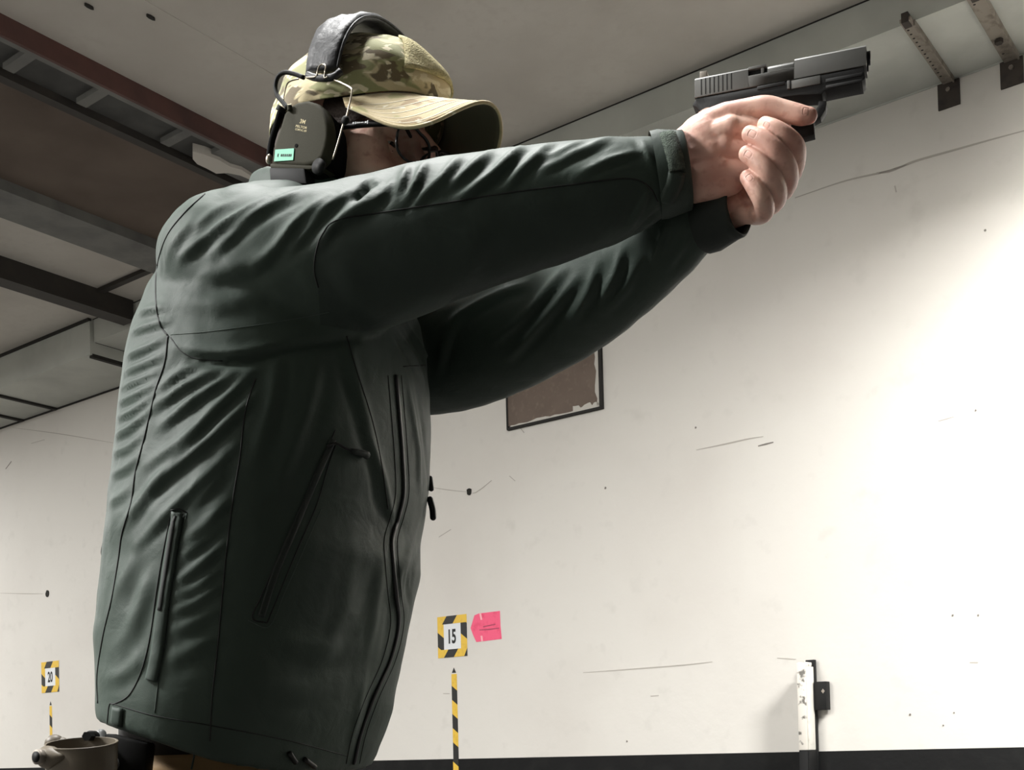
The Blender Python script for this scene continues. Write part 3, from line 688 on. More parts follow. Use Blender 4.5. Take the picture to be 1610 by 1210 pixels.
# eyes, brows, hair
for s in (-1, 1):
    v, f = HE(.0665, s * .032, .004, .0115, .0125, .0115); new_obj('eyeball', v, f, M['eye'], person, True)
    v, f = HE(.0772, s * .031, .003, .0018, .0056, .0056); new_obj('iris', v, f, M['iris'], person, True)
    v, f = capsule([(H(.094, s * .020, .020), .0025), (H(.093, s * .034, .026), .0032), (H(.083, s * .050, .021), .002)]); new_obj('eyebrow', v, f, M['hair'], person, True)
    for lid in (1, -1):
        vs = []; na, ne = 37, 9
        for i in range(na):
            az = math.radians(-105 + 210 * i / (na - 1)); op = math.radians((17 if lid > 0 else 11) * max(0.0, 1 - (math.degrees(az) / 46) ** 2) - (1 if lid < 0 else 0))
            for j in range(ne):
                el = lid * (op + (math.radians(80) - op) * (j / (ne - 1)) ** 1.3); rr = .0124 + .0009 * math.exp(-(j - 1) ** 2 / 2)
                vs.append(H(.0665 + rr * math.cos(el) * math.cos(az), s * (.032 + rr * 1.08 * math.cos(el) * math.sin(az)), .004 + rr * math.sin(el)))
        f = [[i * ne + j, i * ne + j + 1, (i + 1) * ne + j + 1, (i + 1) * ne + j] for i in range(na - 1) for j in range(ne - 1)]
        o = new_obj('eyelid', vs, f, M['skin'], person, True); md = o.modifiers.new('solid', 'SOLIDIFY'); md.thickness = .0008; md.offset = 0
hp = [HE(-.026, 0, .020, .092, .0775, .080), HE(.004, .069, .010, .014, .0075, .028), HE(.004, -.069, .010, .014, .0075, .028), HE(.022, .066, .036, .045, .0095, .026), HE(.022, -.066, .036, .045, .0095, .026)]
v, f = voxel(hp, .004, 3); new_obj('hair', v, f, M['hair'], person, True)
# ---------------------------------------------------------------- jacket
def fabric(name, col, c2, weave=900, rough=.6, sheen=.04, wr=0.25):
    m = mat(name, col, rough, var=(6, c2, .35, .7), spec=.3, sheen=sheen)
    nt = m.node_tree; b = nt.nodes['Principled BSDF']; tc = [n for n in nt.nodes if n.type == 'TEX_COORD'][0]
    n1 = nt.nodes.new('ShaderNodeTexNoise'); n1.inputs['Scale'].default_value = weave; n1.inputs['Detail'].default_value = 2
    n2 = nt.nodes.new('ShaderNodeTexNoise'); n2.inputs['Scale'].default_value = 26; n2.inputs['Detail'].default_value = 3; n2.inputs['Distortion'].default_value = .6
    for n in (n1, n2): nt.links.new(tc.outputs['Object'], n.inputs['Vector'])
    b1 = nt.nodes.new('ShaderNodeBump'); b1.inputs['Strength'].default_value = .25; b1.inputs['Distance'].default_value = .0006
    b2 = nt.nodes.new('ShaderNodeBump'); b2.inputs['Strength'].default_value = wr; b2.inputs['Distance'].default_value = .006
    nt.links.new(n2.outputs['Fac'], b2.inputs['Height']); nt.links.new(n1.outputs['Fac'], b1.inputs['Height'])
    nt.links.new(b2.outputs['Normal'], b1.inputs['Normal']); nt.links.new(b1.outputs['Normal'], b.inputs['Normal'])
    return m
M['jacket'] = fabric('green_softshell', srgb(63, 76, 68), srgb(56, 68, 61))
M['jacket_panel'] = fabric('dark_green_panel', srgb(46, 53, 49), srgb(40, 46, 43))
PANEL_COL = srgb(53, 64, 58)
M['seam'] = mat('dark_seam', srgb(26, 30, 28), .7)
M['stitch'] = mat('green_stitching', srgb(70, 82, 75), .7)
M['zip'] = mat('black_zip', srgb(20, 22, 21), .45)
M['velcro'] = mat('grey_green_velcro', srgb(96, 108, 97), .95, bump=(700, 1.0, .004), var=(160, srgb(58, 68, 60), .4, .7))
M['khaki'] = fabric('khaki_cotton', srgb(150, 122, 84), srgb(128, 102, 68), 600)
TF = Vector((math.cos(math.radians(25)), -math.sin(math.radians(25)), 0)); TR = Vector((TF.y, -TF.x, 0))
TY = 1.40
rows = [(1148, 152, 588, .024, .200), (1128, 150, 602, .016, .203), (1100, 150, 618, .008, .205), (1050, 148, 630, 0, .205), (1000, 147, 640, 0, .205), (950, 152, 650, 0, .205), (900, 159, 662, 0, .205), (850, 164, 661, 0, .205),
        (800, 170, 670, 0, .203), (750, 177, 675, 0, .20), (700, 182, 677, 0, .198), (650, 187, 678, 0, .196), (600, 193, 676, 0, .194), (550, 206, 672, 0, .19), (500, 226, 662, 0, .18), (455, 256, 640, 0, .165),
        (415, 300, 606, 0, .14), (382, 345, 575, 0, .112), (352, 395, 545, 0, .085)]
rings = []; NR = 48
def ring_at(c, d, w, tilt):
    out = []
    for j in range(NR):
        th = 2 * math.pi * j / NR; cs, sn = math.cos(th), math.sin(th); e = 2 / 2.25
        q = c + TF * (d * math.copysign(abs(cs) ** e, cs)) + TR * (w * math.copysign(abs(sn) ** e, sn))
        q.z -= tilt * cs * (2.3 if cs > 0 else .8); out.append(q)
    return out
def px_of(p):
    d = p - EYE; return CX + FPX * d.dot(CAM_R) / d.dot(CAM_F)
for k, (py, xl, xr, tilt, wside) in enumerate(rows):
    c = P((xl + xr) / 2, py, TY); d = (xr - xl) / 2 * TY / FPX * .9
    for _ in range(14):
        xs_ = [px_of(q) for q in ring_at(c, d, wside, 0)]
        lo_, hi_ = min(xs_), max(xs_)
        c.x += ((xl + xr) - (lo_ + hi_)) / 2 * TY / FPX; d = max(.05, d + ((xr - xl) - (hi_ - lo_)) / 2 * TY / FPX * .9)
    rings += [tuple(q) for q in ring_at(c, d, wside, tilt)]
torso = (rings, ring_faces(len(rows), NR))
def sleeve(spec, n=36, depth=.92):
    """spec: (px, py, Y, half height in metres)"""
    pts = catmull([P(x, y, Y) for x, y, Y, r in spec], 60); rr = catmull([(r * math.cos(math.atan((1185 - y) / FPX)), 0, 0) for x, y, Y, r in spec], 60)[:, 0]
    T = np.gradient(pts, axis=0); T /= np.linalg.norm(T, axis=1)[:, None]
    up = np.array([0, 0, 1.0]); v = []
    for p, r, t in zip(pts, rr, T):
        s = np.cross(t, up); s /= np.linalg.norm(s); u = np.cross(s, t)
        for j in range(n):
            th = 2 * math.pi * j / n; v.append(p + u * (r * math.cos(th)) + s * (r * depth * math.sin(th)))
    return v, ring_faces(60, n)
def hh(px_half, Y): return px_half * Y / FPX
R_SPEC = [(354, 420, 1.290, .0785), (400, 426, 1.278, hh(130, 1.278)), (500, 416, 1.265, hh(128, 1.265)), (600, 394, 1.258, hh(126, 1.258)), (700, 362, 1.250, hh(117, 1.25)), (800, 337, 1.245, hh(107, 1.245)),
          (900, 314, 1.240, hh(96, 1.24)), (980, 294, 1.238, hh(84, 1.238)), (1020, 281, 1.236, hh(72, 1.236)), (1046, 273, 1.235, hh(63, 1.235))]
L_SPEC = [(560, 550, 1.61, hh(96, 1.61)), (640, 556, 1.59, hh(100, 1.59)), (720, 549, 1.545, hh(100, 1.545)), (800, 520, 1.50, hh(101, 1.50)), (880, 482, 1.45, hh(98, 1.45)), (955, 436, 1.39, hh(93, 1.39)), (1022, 391, 1.34, hh(82, 1.34)),
          (1075, 356, 1.30, hh(68, 1.30)), (1112, 338, 1.272, hh(50, 1.272)), (1135, 328, 1.262, hh(44, 1.262))]
jp = [torso, sleeve(R_SPEC), sleeve(L_SPEC)]
jp += [capsule([(P(365, 420, 1.29), .080), (P(470, 412, 1.42), .085), (P(580, 520, 1.58), .085)], 8, 28),       # shoulder girdle
       capsule([(P(325, 420, 1.34), .056), (P(338, 408, 1.31), .064), (P(400, 402, 1.285), .074)], 6, 24),
       capsule([(P(560, 620, 1.60), .08), (P(600, 560, 1.60), .085)], 5, 20)]
# collar
cc = P(497, 300, 1.455); col_rings = []
for (z, r, dx) in ((1.585, .108, 0), (1.63, .100, .004), (1.665, .094, .008), (1.695, .091, .012), (1.70, .086, .013)):
    for j in range(36):
        th = 2 * math.pi * j / 36
        p = Vector((cc.x + dx, cc.y, z)) + TF * (r * 1.02 * math.cos(th)) + TR * (r * math.sin(th))
        p.z += -.028 * math.cos(th); col_rings.append(tuple(p))
jp.append((col_rings, ring_faces(5, 36)))
JV, JF = voxel(jp, .0042, 10, .5)
print('jacket verts', len(JV))

# folds: (px polyline, half width px, height mm); positive raised, negative creased
from_folds = FOLDS
def apply_folds(V, F, folds, passes=2):
    for ps in range(passes):
        tree = bvh(V, F); N = vnormals(V, F)
        D = np.zeros(len(V))
        for pts, w, h in folds[ps::passes]:
            q = []
            for x, y in smooth_px(pts, 7):
                p, nn = cast(tree, x, y)
                if p is not None: q.append(list(p))
            if len(q) < 2: continue
            q = np.array(q); wm = w * np.mean(q[:, 1]) / FPX
            lo, hi = q.min(0) - 3 * wm, q.max(0) + 3 * wm
            idx = np.where(np.all((V > lo) & (V < hi), axis=1))[0]
            if len(idx) == 0: continue
            X = V[idx]; best = np.full(len(idx), 1e9); tt = np.zeros(len(idx))
            seg = q[1:] - q[:-1]; L = np.linalg.norm(seg, axis=1); cum = np.concatenate([[0], np.cumsum(L)]); tot = cum[-1]
            for i in range(len(seg)):
                if L[i] > .06: continue
                u = np.clip(((X - q[i]) @ seg[i]) / (L[i] ** 2 + 1e-12), 0, 1)
                d = np.linalg.norm(X - (q[i] + u[:, None] * seg[i]), axis=1)
                m = d < best; best[m] = d[m]; tt[m] = (cum[i] + u[m] * L[i]) / tot
            env = np.sqrt(np.clip(np.sin(np.pi * np.clip(tt, .03, .97)), 0, 1))
            D[idx] += h * .001 * env * np.exp(-(best / wm) ** 2)
        V = V + N * D[:, None]
    return V
JV = apply_folds(JV, JF, from_folds)
# soft random rumple
N = vnormals(JV, JF)
rum = np.zeros(len(JV)); rng = np.random.default_rng(3)
for _ in range(26):
    k = rng.normal(0, 1, 3) * rng.uniform(25, 70); rum += np.sin(JV @ k + rng.uniform(0, 6.28)) * rng.uniform(.1, .35) * .001
JV = JV + N * (rum * .55)[:, None]
jtree = bvh(JV, JF)
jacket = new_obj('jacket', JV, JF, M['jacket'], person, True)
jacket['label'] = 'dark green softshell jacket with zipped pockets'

def surf(pts, step=5, lift=0.0, tree=None, jump=.045):
    q = []
    for x, y in smooth_px(pts, step):
        p, nn = cast(tree or jtree, x, y)
        if p is None: continue
        if q and (p - q[-1][0]).length > jump: break
        q.append((p + nn * lift, nn))
    return q
def seam(pts, r=.0011, m='seam', name='seam', parent=None, lift=0.0001, step=5):
    r *= .8
    q = surf(pts, step, lift)
    if len(q) < 3: return
    v, f = tube_mesh(catmull([p for p, _ in q], len(q)), r, 6); return new_obj(name, v, f, M[m], parent or jacket, True)
def ribbon(pts, w, m, name, lift=.0012, thick=.0016, parent=None, tree=None, widths=None):
    """strip of cloth lying on the surface along px polyline, w metres wide"""
    q = surf(pts, 5, 0, tree)
    if len(q) < 3: return
    n = len(q); vs = []
    for i, (p, nn) in enumerate(q):
        d = (q[min(i + 1, n - 1)][0] - q[max(i - 1, 0)][0]).normalized(); s = nn.cross(d).normalized()
        ww = w * (widths(i / (n - 1)) if widths else 1)
        for t_ in (-1, -.5, 0, .5, 1):
            base = p + s * (ww * .5 * t_)
            loc = (tree or jtree).find_nearest(base)
            b0, bn = (loc[0], loc[1]) if loc[0] is not None else (base, nn)
            vs.append(b0 + bn * (lift + (thick if abs(t_) < .9 else thick * .3)))
    f = [[i * 5 + j, i * 5 + j + 1, (i + 1) * 5 + j + 1, (i + 1) * 5 + j] for i in range(n - 1) for j in range(4)]
    o = new_obj(name, vs, f, M[m], parent or jacket, True)
    md = o.modifiers.new('solid', 'SOLIDIFY'); md.thickness = .0014; md.offset = 0
    return o
armhole = [(322, 305), (290, 335), (262, 372), (247, 420), (245, 470), (251, 508), (264, 528)]
seam(armhole, .0012)
seam([(264, 528), (259, 570), (245, 612), (236, 650), (226, 692), (213, 742), (206, 790), (192, 838), (186, 880), (176, 940), (162, 1000), (153, 1060), (154, 1105)], .0013)
seam([(402, 595), (386, 645), (377, 720), (367, 780), (358, 850), (350, 930), (342, 1020), (334, 1090), (330, 1165)], .0011)
seam([(500, 452), (494, 425), (497, 395), (507, 368), (530, 346), (600, 334), (700, 319), (800, 303), (900, 290), (975, 281), (1005, 284), (1024, 298), (1034, 318)], .0011)
seam([(268, 526), (330, 521), (430, 507), (520, 490)], .0006, 'stitch', 'stitching')
seam([(268, 530), (285, 552), (310, 564), (350, 567)], .0008)
# back pocket flap
seam([(270, 802), (256, 870), (246, 930), (236, 1000), (222, 1055), (203, 1092), (180, 1106), (172, 1108), (168, 1145)], .0010)
seam([(268, 802), (281, 800), (294, 806)], .0010)
seam([(294, 806), (284, 850), (272, 920), (262, 1000), (250, 1065), (243, 1120)], .0007, 'stitch', 'stitching')
ribbon([(281, 806), (270, 870), (258, 950), (247, 1030), (238, 1070)], .014, 'jacket', 'pocket_welt', .0008, .0022)
ribbon([(277, 812), (266, 880), (254, 960)], .006, 'seam', 'pocket_opening', .0010, .0030)
# slanted hand pocket with zip
seam([(527, 676), (500, 738), (470, 803), (440, 870), (412, 935), (397, 971), (420, 979)], .0010)
seam([(420, 979), (440, 930), (468, 862), (497, 795), (515, 735), (527, 700)], .0010)
ribbon([(524, 690), (497, 750), (465, 825), (433, 900), (410, 970)], .007, 'jacket_panel', 'pocket_zip', .0002, .0008)
seam([(390, 975), (423, 984), (447, 932), (478, 862), (505, 800)], .0006, 'stitch', 'stitching')
q = surf([(512, 702), (524, 697), (540, 705), (552, 710)], 4, .004)
if q: v, f = tube_mesh([p for p, _ in q], .0016, 8); new_obj('zip_pull_cord', v, f, M['zip'], jacket, True)
q = surf([(548, 709), (560, 712), (572, 716)], 4, .005)
if q: v, f = tube_mesh([p for p, _ in q], np.linspace(.003, .0045, len(q)), 8); new_obj('zip_pull', v, f, M['jacket_panel'], jacket, True)
# front zip and placket
zl = [(622, 590), (627, 650), (632, 715), (634, 774), (626, 812), (616, 848), (618, 890), (622, 935), (626, 980), (613, 1037), (587, 1096), (567, 1151), (556, 1200)]
ribbon(zl, .006, 'zip', 'front_zip', .0004, .0016)
seam([(x - 12, y) for x, y in zl], .0008); seam([(x + 9, y) for x, y in zl], .0007)
seam([(545, 528), (560, 580), (585, 660), (600, 730), (610, 800)], .0010)
seam([(634, 576), (655, 575), (674, 574)], .0010)
# hem
seam([(178, 1106), (240, 1124), (330, 1140), (450, 1163), (545, 1188)], .0008)
seam([(240, 1114), (252, 1116)], .0014, 'seam', 'bar_tack'); seam([(240, 1121), (252, 1123)], .0014, 'seam', 'bar_tack')
ribbon([(186, 1112), (183, 1145)], .017, 'jacket', 'hem_tab', .0006, .002)
for a, b in (((452, 1182), (462, 1197)), ((476, 1192), (492, 1204))):
    q = surf([a, b], 3, .003)
    if len(q) > 1: v, f = tube_mesh([p for p, _ in q], .003, 8); new_obj('hem_toggle', v, f, M['zip'], jacket, True)
# zip pulls that stand off the chest and the back
for pts, Y, r in (([(676, 752), (678, 768)], 1.45, .0035), ([(676, 785), (680, 800), (681, 813)], 1.45, .004), ([(165, 852), (162, 868), (166, 880)], 1.44, .003)):
    v, f = capsule([(P(x, y, Y), r) for x, y in pts], 4, 8); new_obj('zip_pull', v, f, M['zip'], jacket, True)

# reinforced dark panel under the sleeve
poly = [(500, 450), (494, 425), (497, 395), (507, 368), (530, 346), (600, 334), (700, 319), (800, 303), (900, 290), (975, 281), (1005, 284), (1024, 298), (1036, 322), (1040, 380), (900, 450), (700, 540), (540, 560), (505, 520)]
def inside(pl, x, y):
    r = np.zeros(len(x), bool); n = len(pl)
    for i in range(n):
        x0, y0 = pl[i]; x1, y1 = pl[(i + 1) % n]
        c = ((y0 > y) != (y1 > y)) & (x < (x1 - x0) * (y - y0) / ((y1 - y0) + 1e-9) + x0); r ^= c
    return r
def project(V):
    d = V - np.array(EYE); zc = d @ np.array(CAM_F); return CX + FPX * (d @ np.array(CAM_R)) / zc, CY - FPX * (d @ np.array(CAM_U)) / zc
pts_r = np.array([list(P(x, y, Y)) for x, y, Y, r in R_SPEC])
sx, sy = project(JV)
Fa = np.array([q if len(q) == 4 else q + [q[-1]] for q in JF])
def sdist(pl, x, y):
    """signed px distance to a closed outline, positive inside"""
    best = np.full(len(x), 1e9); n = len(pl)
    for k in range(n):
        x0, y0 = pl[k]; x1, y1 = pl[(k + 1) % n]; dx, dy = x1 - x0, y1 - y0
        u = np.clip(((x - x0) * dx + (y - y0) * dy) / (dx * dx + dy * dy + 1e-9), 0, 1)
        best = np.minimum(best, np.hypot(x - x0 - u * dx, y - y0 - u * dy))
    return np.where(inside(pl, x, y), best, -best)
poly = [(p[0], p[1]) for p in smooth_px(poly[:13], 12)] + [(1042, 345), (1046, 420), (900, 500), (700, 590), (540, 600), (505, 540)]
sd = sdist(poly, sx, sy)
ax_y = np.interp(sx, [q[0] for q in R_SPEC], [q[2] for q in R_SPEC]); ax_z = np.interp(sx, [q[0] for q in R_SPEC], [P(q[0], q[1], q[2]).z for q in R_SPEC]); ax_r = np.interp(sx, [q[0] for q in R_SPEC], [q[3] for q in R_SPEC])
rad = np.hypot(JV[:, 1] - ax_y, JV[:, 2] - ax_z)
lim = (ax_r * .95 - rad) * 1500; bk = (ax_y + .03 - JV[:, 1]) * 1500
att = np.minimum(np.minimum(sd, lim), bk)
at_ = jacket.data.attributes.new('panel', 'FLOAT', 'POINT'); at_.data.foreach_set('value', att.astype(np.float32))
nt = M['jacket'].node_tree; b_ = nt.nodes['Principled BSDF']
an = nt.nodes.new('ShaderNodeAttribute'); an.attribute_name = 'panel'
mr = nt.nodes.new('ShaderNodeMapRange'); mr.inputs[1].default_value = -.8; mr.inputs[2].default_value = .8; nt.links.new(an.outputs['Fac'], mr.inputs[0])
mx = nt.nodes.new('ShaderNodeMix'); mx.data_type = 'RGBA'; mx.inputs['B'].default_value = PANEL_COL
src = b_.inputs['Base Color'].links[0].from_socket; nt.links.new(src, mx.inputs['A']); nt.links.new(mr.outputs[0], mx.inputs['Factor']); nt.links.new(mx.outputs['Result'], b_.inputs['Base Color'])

# cuffs
def cuff(p0, p1, r0, r1, parent, name, m, th=.0035, n=40, sq=.95):
    t_ = (p1 - p0).normalized(); s = t_.cross(Zv).normalized(); u = s.cross(t_); vs = []
    prof = [(0, r0), (.25, r0 * 1.01), (.5, (r0 + r1) / 2 * 1.02), (.8, r1 * 1.02), (.96, r1), (1.0, r1 - th * .6), (.96, r1 - th * 1.2), (.5, (r0 + r1) / 2 - th), (.1, r0 - th)]
    for k, r in prof:
        for j in range(n):
            a = 2 * math.pi * j / n; wob = 1 + .015 * math.sin(3 * a + k * 4) + .010 * math.sin(7 * a + 2)
            vs.append(p0 + (p1 - p0) * k + u * (r * wob * math.cos(a)) + s * (r * sq * wob * math.sin(a)))
    return new_obj(name, vs, ring_faces(len(prof), n, False), M[m], parent, True)
pw0, pw1 = P(1030, 277, 1.236), P(1081, 266, 1.232)
cu = cuff(pw0, pw1, hh(66, 1.235), hh(60, 1.232), jacket, 'cuff', 'jacket')
cV = np.array([list(v.co) for v in cu.data.vertices]); ctree = bvh(cV, [list(p.vertices) for p in cu.data.polygons])
o = ribbon([(1049, 212), (1055, 230), (1061, 250), (1064, 268)], .017, 'velcro', 'cuff_strap', .001, .003, tree=ctree)
o2 = ribbon([(1064, 270), (1060, 290), (1052, 306), (1046, 318)], .018, 'jacket', 'cuff_strap', .0006, .002, tree=ctree)
pl0, pl1 = P(1108, 346, 1.275), P(1163, 327, 1.246)
cuff(pl0, pl1, hh(52, 1.272), hh(43, 1.252), jacket, 'cuff', 'jacket_panel')

# ---------------------------------------------------------------- trousers, belt, boots
hipc = Vector((-.325, 1.40, 0))
tp = []
def tring(c, d, w, n=36): return [tuple(c + TF * (d * math.cos(2 * math.pi * j / n)) + TR * (w * math.sin(2 * math.pi * j / n))) for j in range(n)]
tr = []
for z, d, w in ((1.10, .100, .135), (1.03, .108, .140), (.985, .118, .15), (.955, .140, .168), (.90, .145, .175), (.84, .10, .15)): tr += tring(Vector((hipc.x - .004, hipc.y, z)), d, w)
tp.append((tr, ring_faces(6, 36)))
boots = []
for s, fx in ((1, -.02), (-1, .10)):
    hip = Vector((-.325, 1.40, .90)) + Vector((-.42, -.906, 0)) * (.10 * s)
    knee = hip + Vector((.08 + fx * .6, 0, -.42)); ank = knee + Vector((fx - .06, 0, -.40))
    tp.append(capsule([(hip, .105), ((hip + knee) / 2, .098), (knee, .078), ((knee + ank) / 2, .075), (ank + Vector((0, 0, .04)), .066)], 6, 24))
    boots.append(ank)
TV, TFc = voxel(tp, .007, 4)
N = vnormals(TV, TFc); rum = np.zeros(len(TV))
for _ in range(18):
    k = rng.normal(0, 1, 3) * rng.uniform(20, 60); rum += np.sin(TV @ k + rng.uniform(0, 6.28)) * .0007
TV = TV + N * rum[:, None]
trousers = new_obj('trousers', TV, TFc, M['khaki'], person, True)
ttree = bvh(TV, TFc)
q = surf([(307, 1178), (304, 1195), (301, 1209)], 4, .0004, ttree)
if len(q) > 1: v, f = tube_mesh([p for p, _ in q], .001, 6); new_obj('side_seam', v, f, M['stitch'], trousers, True)
for a in boots:
    f_ = Vector((.93, -.36, 0)); bp = [capsule([(a + Vector((0, 0, .08)), .062), (a + Vector((0, 0, -.02)), .056)], 4, 20),
        capsule([(Vector((a.x, a.y, .055)) - f_ * .04, .048), (Vector((a.x, a.y, .055)) + f_ * .07, .05), (Vector((a.x, a.y, .047)) + f_ * .17, .043)], 5, 20)]
    v, f = voxel(bp, .006, 3); v = np.array(v); v[:, 2] = np.maximum(v[:, 2], 0.0)
    b = new_obj('boot', v, f, M['rust'], person, True)
belt = []
for z, k in ((1.005, 1.03), (1.05, 1.03), (1.05, 1.0), (1.005, 1.0)): belt += tring(Vector((hipc.x - .004, hipc.y, z)), .112 * k, .145 * k, 48)
bf_ = ring_faces(4, 48, False) + [[144 + j, 144 + (j + 1) % 48, (j + 1) % 48, j] for j in range(48)]
new_obj('belt', belt, bf_, M['black'], person, True)
# ---------------------------------------------------------------- camouflage cap
def camo(name, base, green, brown, pale, seed=0.0, scale=1.0, k=(.475, .55, .575)):
    m = mat(name, base, .85, sheen=.15); nt = m.node_tree; b = nt.nodes['Principled BSDF']; tc = [n for n in nt.nodes if n.type == 'TEX_COORD'][0]
    prev = None
    mp = nt.nodes.new('ShaderNodeMapping'); mp.inputs['Location'].default_value = (seed, seed * 1.7, seed * .6); mp.inputs['Scale'].default_value = (1, 1, 1.9)
    nt.links.new(tc.outputs['Object'], mp.inputs['Vector'])
    for sc_, col, lo, off in ((19 * scale, green, k[0], 0), (27 * scale, brown, k[1], 3.1), (46 * scale, pale, k[2], 7.7)):
        ad = nt.nodes.new('ShaderNodeVectorMath'); ad.operation = 'ADD'; ad.inputs[1].default_value = (off, off, off)
        nt.links.new(mp.outputs[0], ad.inputs[0])
        nz = nt.nodes.new('ShaderNodeTexNoise'); nz.inputs['Scale'].default_value = sc_; nz.inputs['Detail'].default_value = 2.5; nz.inputs['Distortion'].default_value = .5
        nt.links.new(ad.outputs[0], nz.inputs['Vector'])
        mr = nt.nodes.new('ShaderNodeMapRange'); mr.inputs[1].default_value = lo; mr.inputs[2].default_value = lo + .045
        nt.links.new(nz.outputs['Fac'], mr.inputs[0])
        mx = nt.nodes.new('ShaderNodeMix'); mx.data_type = 'RGBA'; mx.inputs['A'].default_value = base; mx.inputs['B'].default_value = col
        nt.links.new(mr.outputs[0], mx.inputs['Factor'])
        if prev: nt.links.new(prev, mx.inputs['A'])
        prev = mx.outputs['Result']
    nt.links.new(prev, b.inputs['Base Color'])
    w = nt.nodes.new('ShaderNodeTexNoise'); w.inputs['Scale'].default_value = 700; nt.links.new(tc.outputs['Object'], w.inputs['Vector'])
    bp = nt.nodes.new('ShaderNodeBump'); bp.inputs['Strength'].default_value = .35; bp.inputs['Distance'].default_value = .001
    nt.links.new(w.outputs['Fac'], bp.inputs['Height']); nt.links.new(bp.outputs['Normal'], b.inputs['Normal'])
    return m
M['camo'] = camo('camouflage_cotton', srgb(204, 190, 152), srgb(150, 150, 106), srgb(108, 95, 70), srgb(226, 216, 186))
M['camo_bill'] = camo('camouflage_bill', srgb(196, 180, 142), srgb(164, 158, 112), srgb(154, 132, 98), srgb(232, 226, 204), 2.3, .8, (.60, .63, .62))
M['bill_under'] = mat('bill_underside', srgb(88, 82, 66), .85)
M['patch'] = mat('tan_velcro', srgb(206, 196, 152), .95, bump=(500, 1, .003), var=(200, srgb(176, 166, 124), .4, .7))
M['thread'] = mat('pale_thread', srgb(232, 222, 198), .8)

def cap_point(th, t, extra=0.0):
    """th azimuth from front (right side positive), t 0 brim .. 1 top"""
    c, s = math.cos(th), math.sin(th)
    ub = .036 + (.030 * c * c if c > 0 else .016 * c)
    top = .147
    k = (1 - min(t, 1) ** 2.35) ** (1 / 2.05)
    a = (.114 if c > 0 else .118); b = .0925
    front = 1 + .035 * max(0, c) * math.sin(math.pi * min(1, t * 1.1)) * 1.2
    f = -.004 + a * c * k * front + .004 * t; r = b * s * k
    # panel seams and slack cloth
    dent = 0
    for m_ in range(6):
        d = abs((th - math.radians(30 + 60 * m_) + math.pi) % (2 * math.pi) - math.pi); dent += -.0022 * math.exp(-(d / .07) ** 2) * math.sin(math.pi * min(1, t * .9 + .1))
    dent += .0035 * math.sin(5 * th + 7 * t) * math.sin(3.1 * t) * .6 + .002 * math.sin(9 * th - 11 * t) * math.sin(3.1 * t)
    kk = 1 + (dent + extra) / .1
    u = ub + (top - ub) * t
    return H(f * kk, r * kk, u + (dent * .4 + extra) * t)
NT, NTH = 26, 96
cv = [cap_point(2 * math.pi * j / NTH, min(i / NT, .999)) for i in range(NT + 1) for j in range(NTH)]
cap = new_obj('cap', cv, ring_faces(NT + 1, NTH, False), M['camo'], person, True)
cap['label'] = 'camouflage baseball cap with curved bill'
md = cap.modifiers.new('solid', 'SOLIDIFY'); md.thickness = .0022; md.offset = -1
md = cap.modifiers.new('sub', 'SUBSURF'); md.levels = 1; md.render_levels = 1
cV = np.array([list(p) for p in cv]); captree = bvh(cV, ring_faces(NT + 1, NTH, False))
# seams
for m_ in range(6):
    th = math.radians(30 + 60 * m_)
    for dth in (-.045, .045):
        pts = [cap_point(th + dth, .02 + .95 * i / 24, .0012) for i in range(25)]
        v, f = tube_mesh(pts, .0005, 5); new_obj('stitch_line', v, f, M['thread'], cap, True)
pts = [cap_point(2 * math.pi * j / 80, .16, .0010) for j in range(81)]
v, f = tube_mesh(pts, .0005, 5); new_obj('stitch_line', v, f, M['thread'], cap, True)
v, f = HE(.0, 0, .1475, .007, .007, .0035); new_obj('top_button', v, f, M['camo'], cap, True)
# bill
BW = math.radians(68)
def bill_point(v, u, off=0.0):
    th = BW * v; root = cap_point(th, .0)
    root_l = ((root - Hc).dot(HF), (root - Hc).dot(HR), (root - Hc).dot(HU))
    reach = .076 * (1 - abs(v) ** 4.0) ** .5 if abs(v) < 1 else 0
    f = root_l[0] + (reach + .008) * u
    r = root_l[1] * (1 + .04 * u)
    z = root_l[2] - .001 - .011 * u - .040 * (u ** .9) * (r / .07) ** 2 * (reach / .076) ** 1.6
    return H(f, r, z + off)
nu, nv = 14, 40
bv = [bill_point(-1 + 2 * j / nv, i / nu) for i in range(nu + 1) for j in range(nv + 1)]
bfc = [[i * (nv + 1) + j, i * (nv + 1) + j + 1, (i + 1) * (nv + 1) + j + 1, (i + 1) * (nv + 1) + j] for i in range(nu) for j in range(nv)]
bill = new_obj('bill', bv, bfc, M['camo_bill'], cap, True)
bill.data.materials.append(M['bill_under']); bill.data.materials.append(M['camo_bill'])
md = bill.modifiers.new('solid', 'SOLIDIFY'); md.thickness = .0035; md.offset = -1
bn = (bv[nv + 2] - bv[0]).cross(bv[1] - bv[0])
bill_up = bill.data.polygons[len(bfc) // 2].normal.dot(HU) > 0
if bill_up: md.material_offset = 1; md.material_offset_rim = 0
else:
    bill.data.flip_normals(); md.material_offset = 1; md.material_offset_rim = 0
for uu in (.30, .45, .60, .75, .90):
    vv = [bill_point(-.93 + 1.86 * j / 50, uu + d, .0004) for j in range(51) for d in (-.008, .008)]
    o = new_obj('stitch_line', vv, [[2 * j, 2 * j + 1, 2 * j + 3, 2 * j + 2] for j in range(50)], M['thread'], bill, True)
pts = [bill_point(-.995 + 1.99 * j / 60, 1.0, -.0014) for j in range(61)]
v, f = tube_mesh(pts, .0022, 6); new_obj('bill_edge', v, f, M['camo_bill'], bill, True)
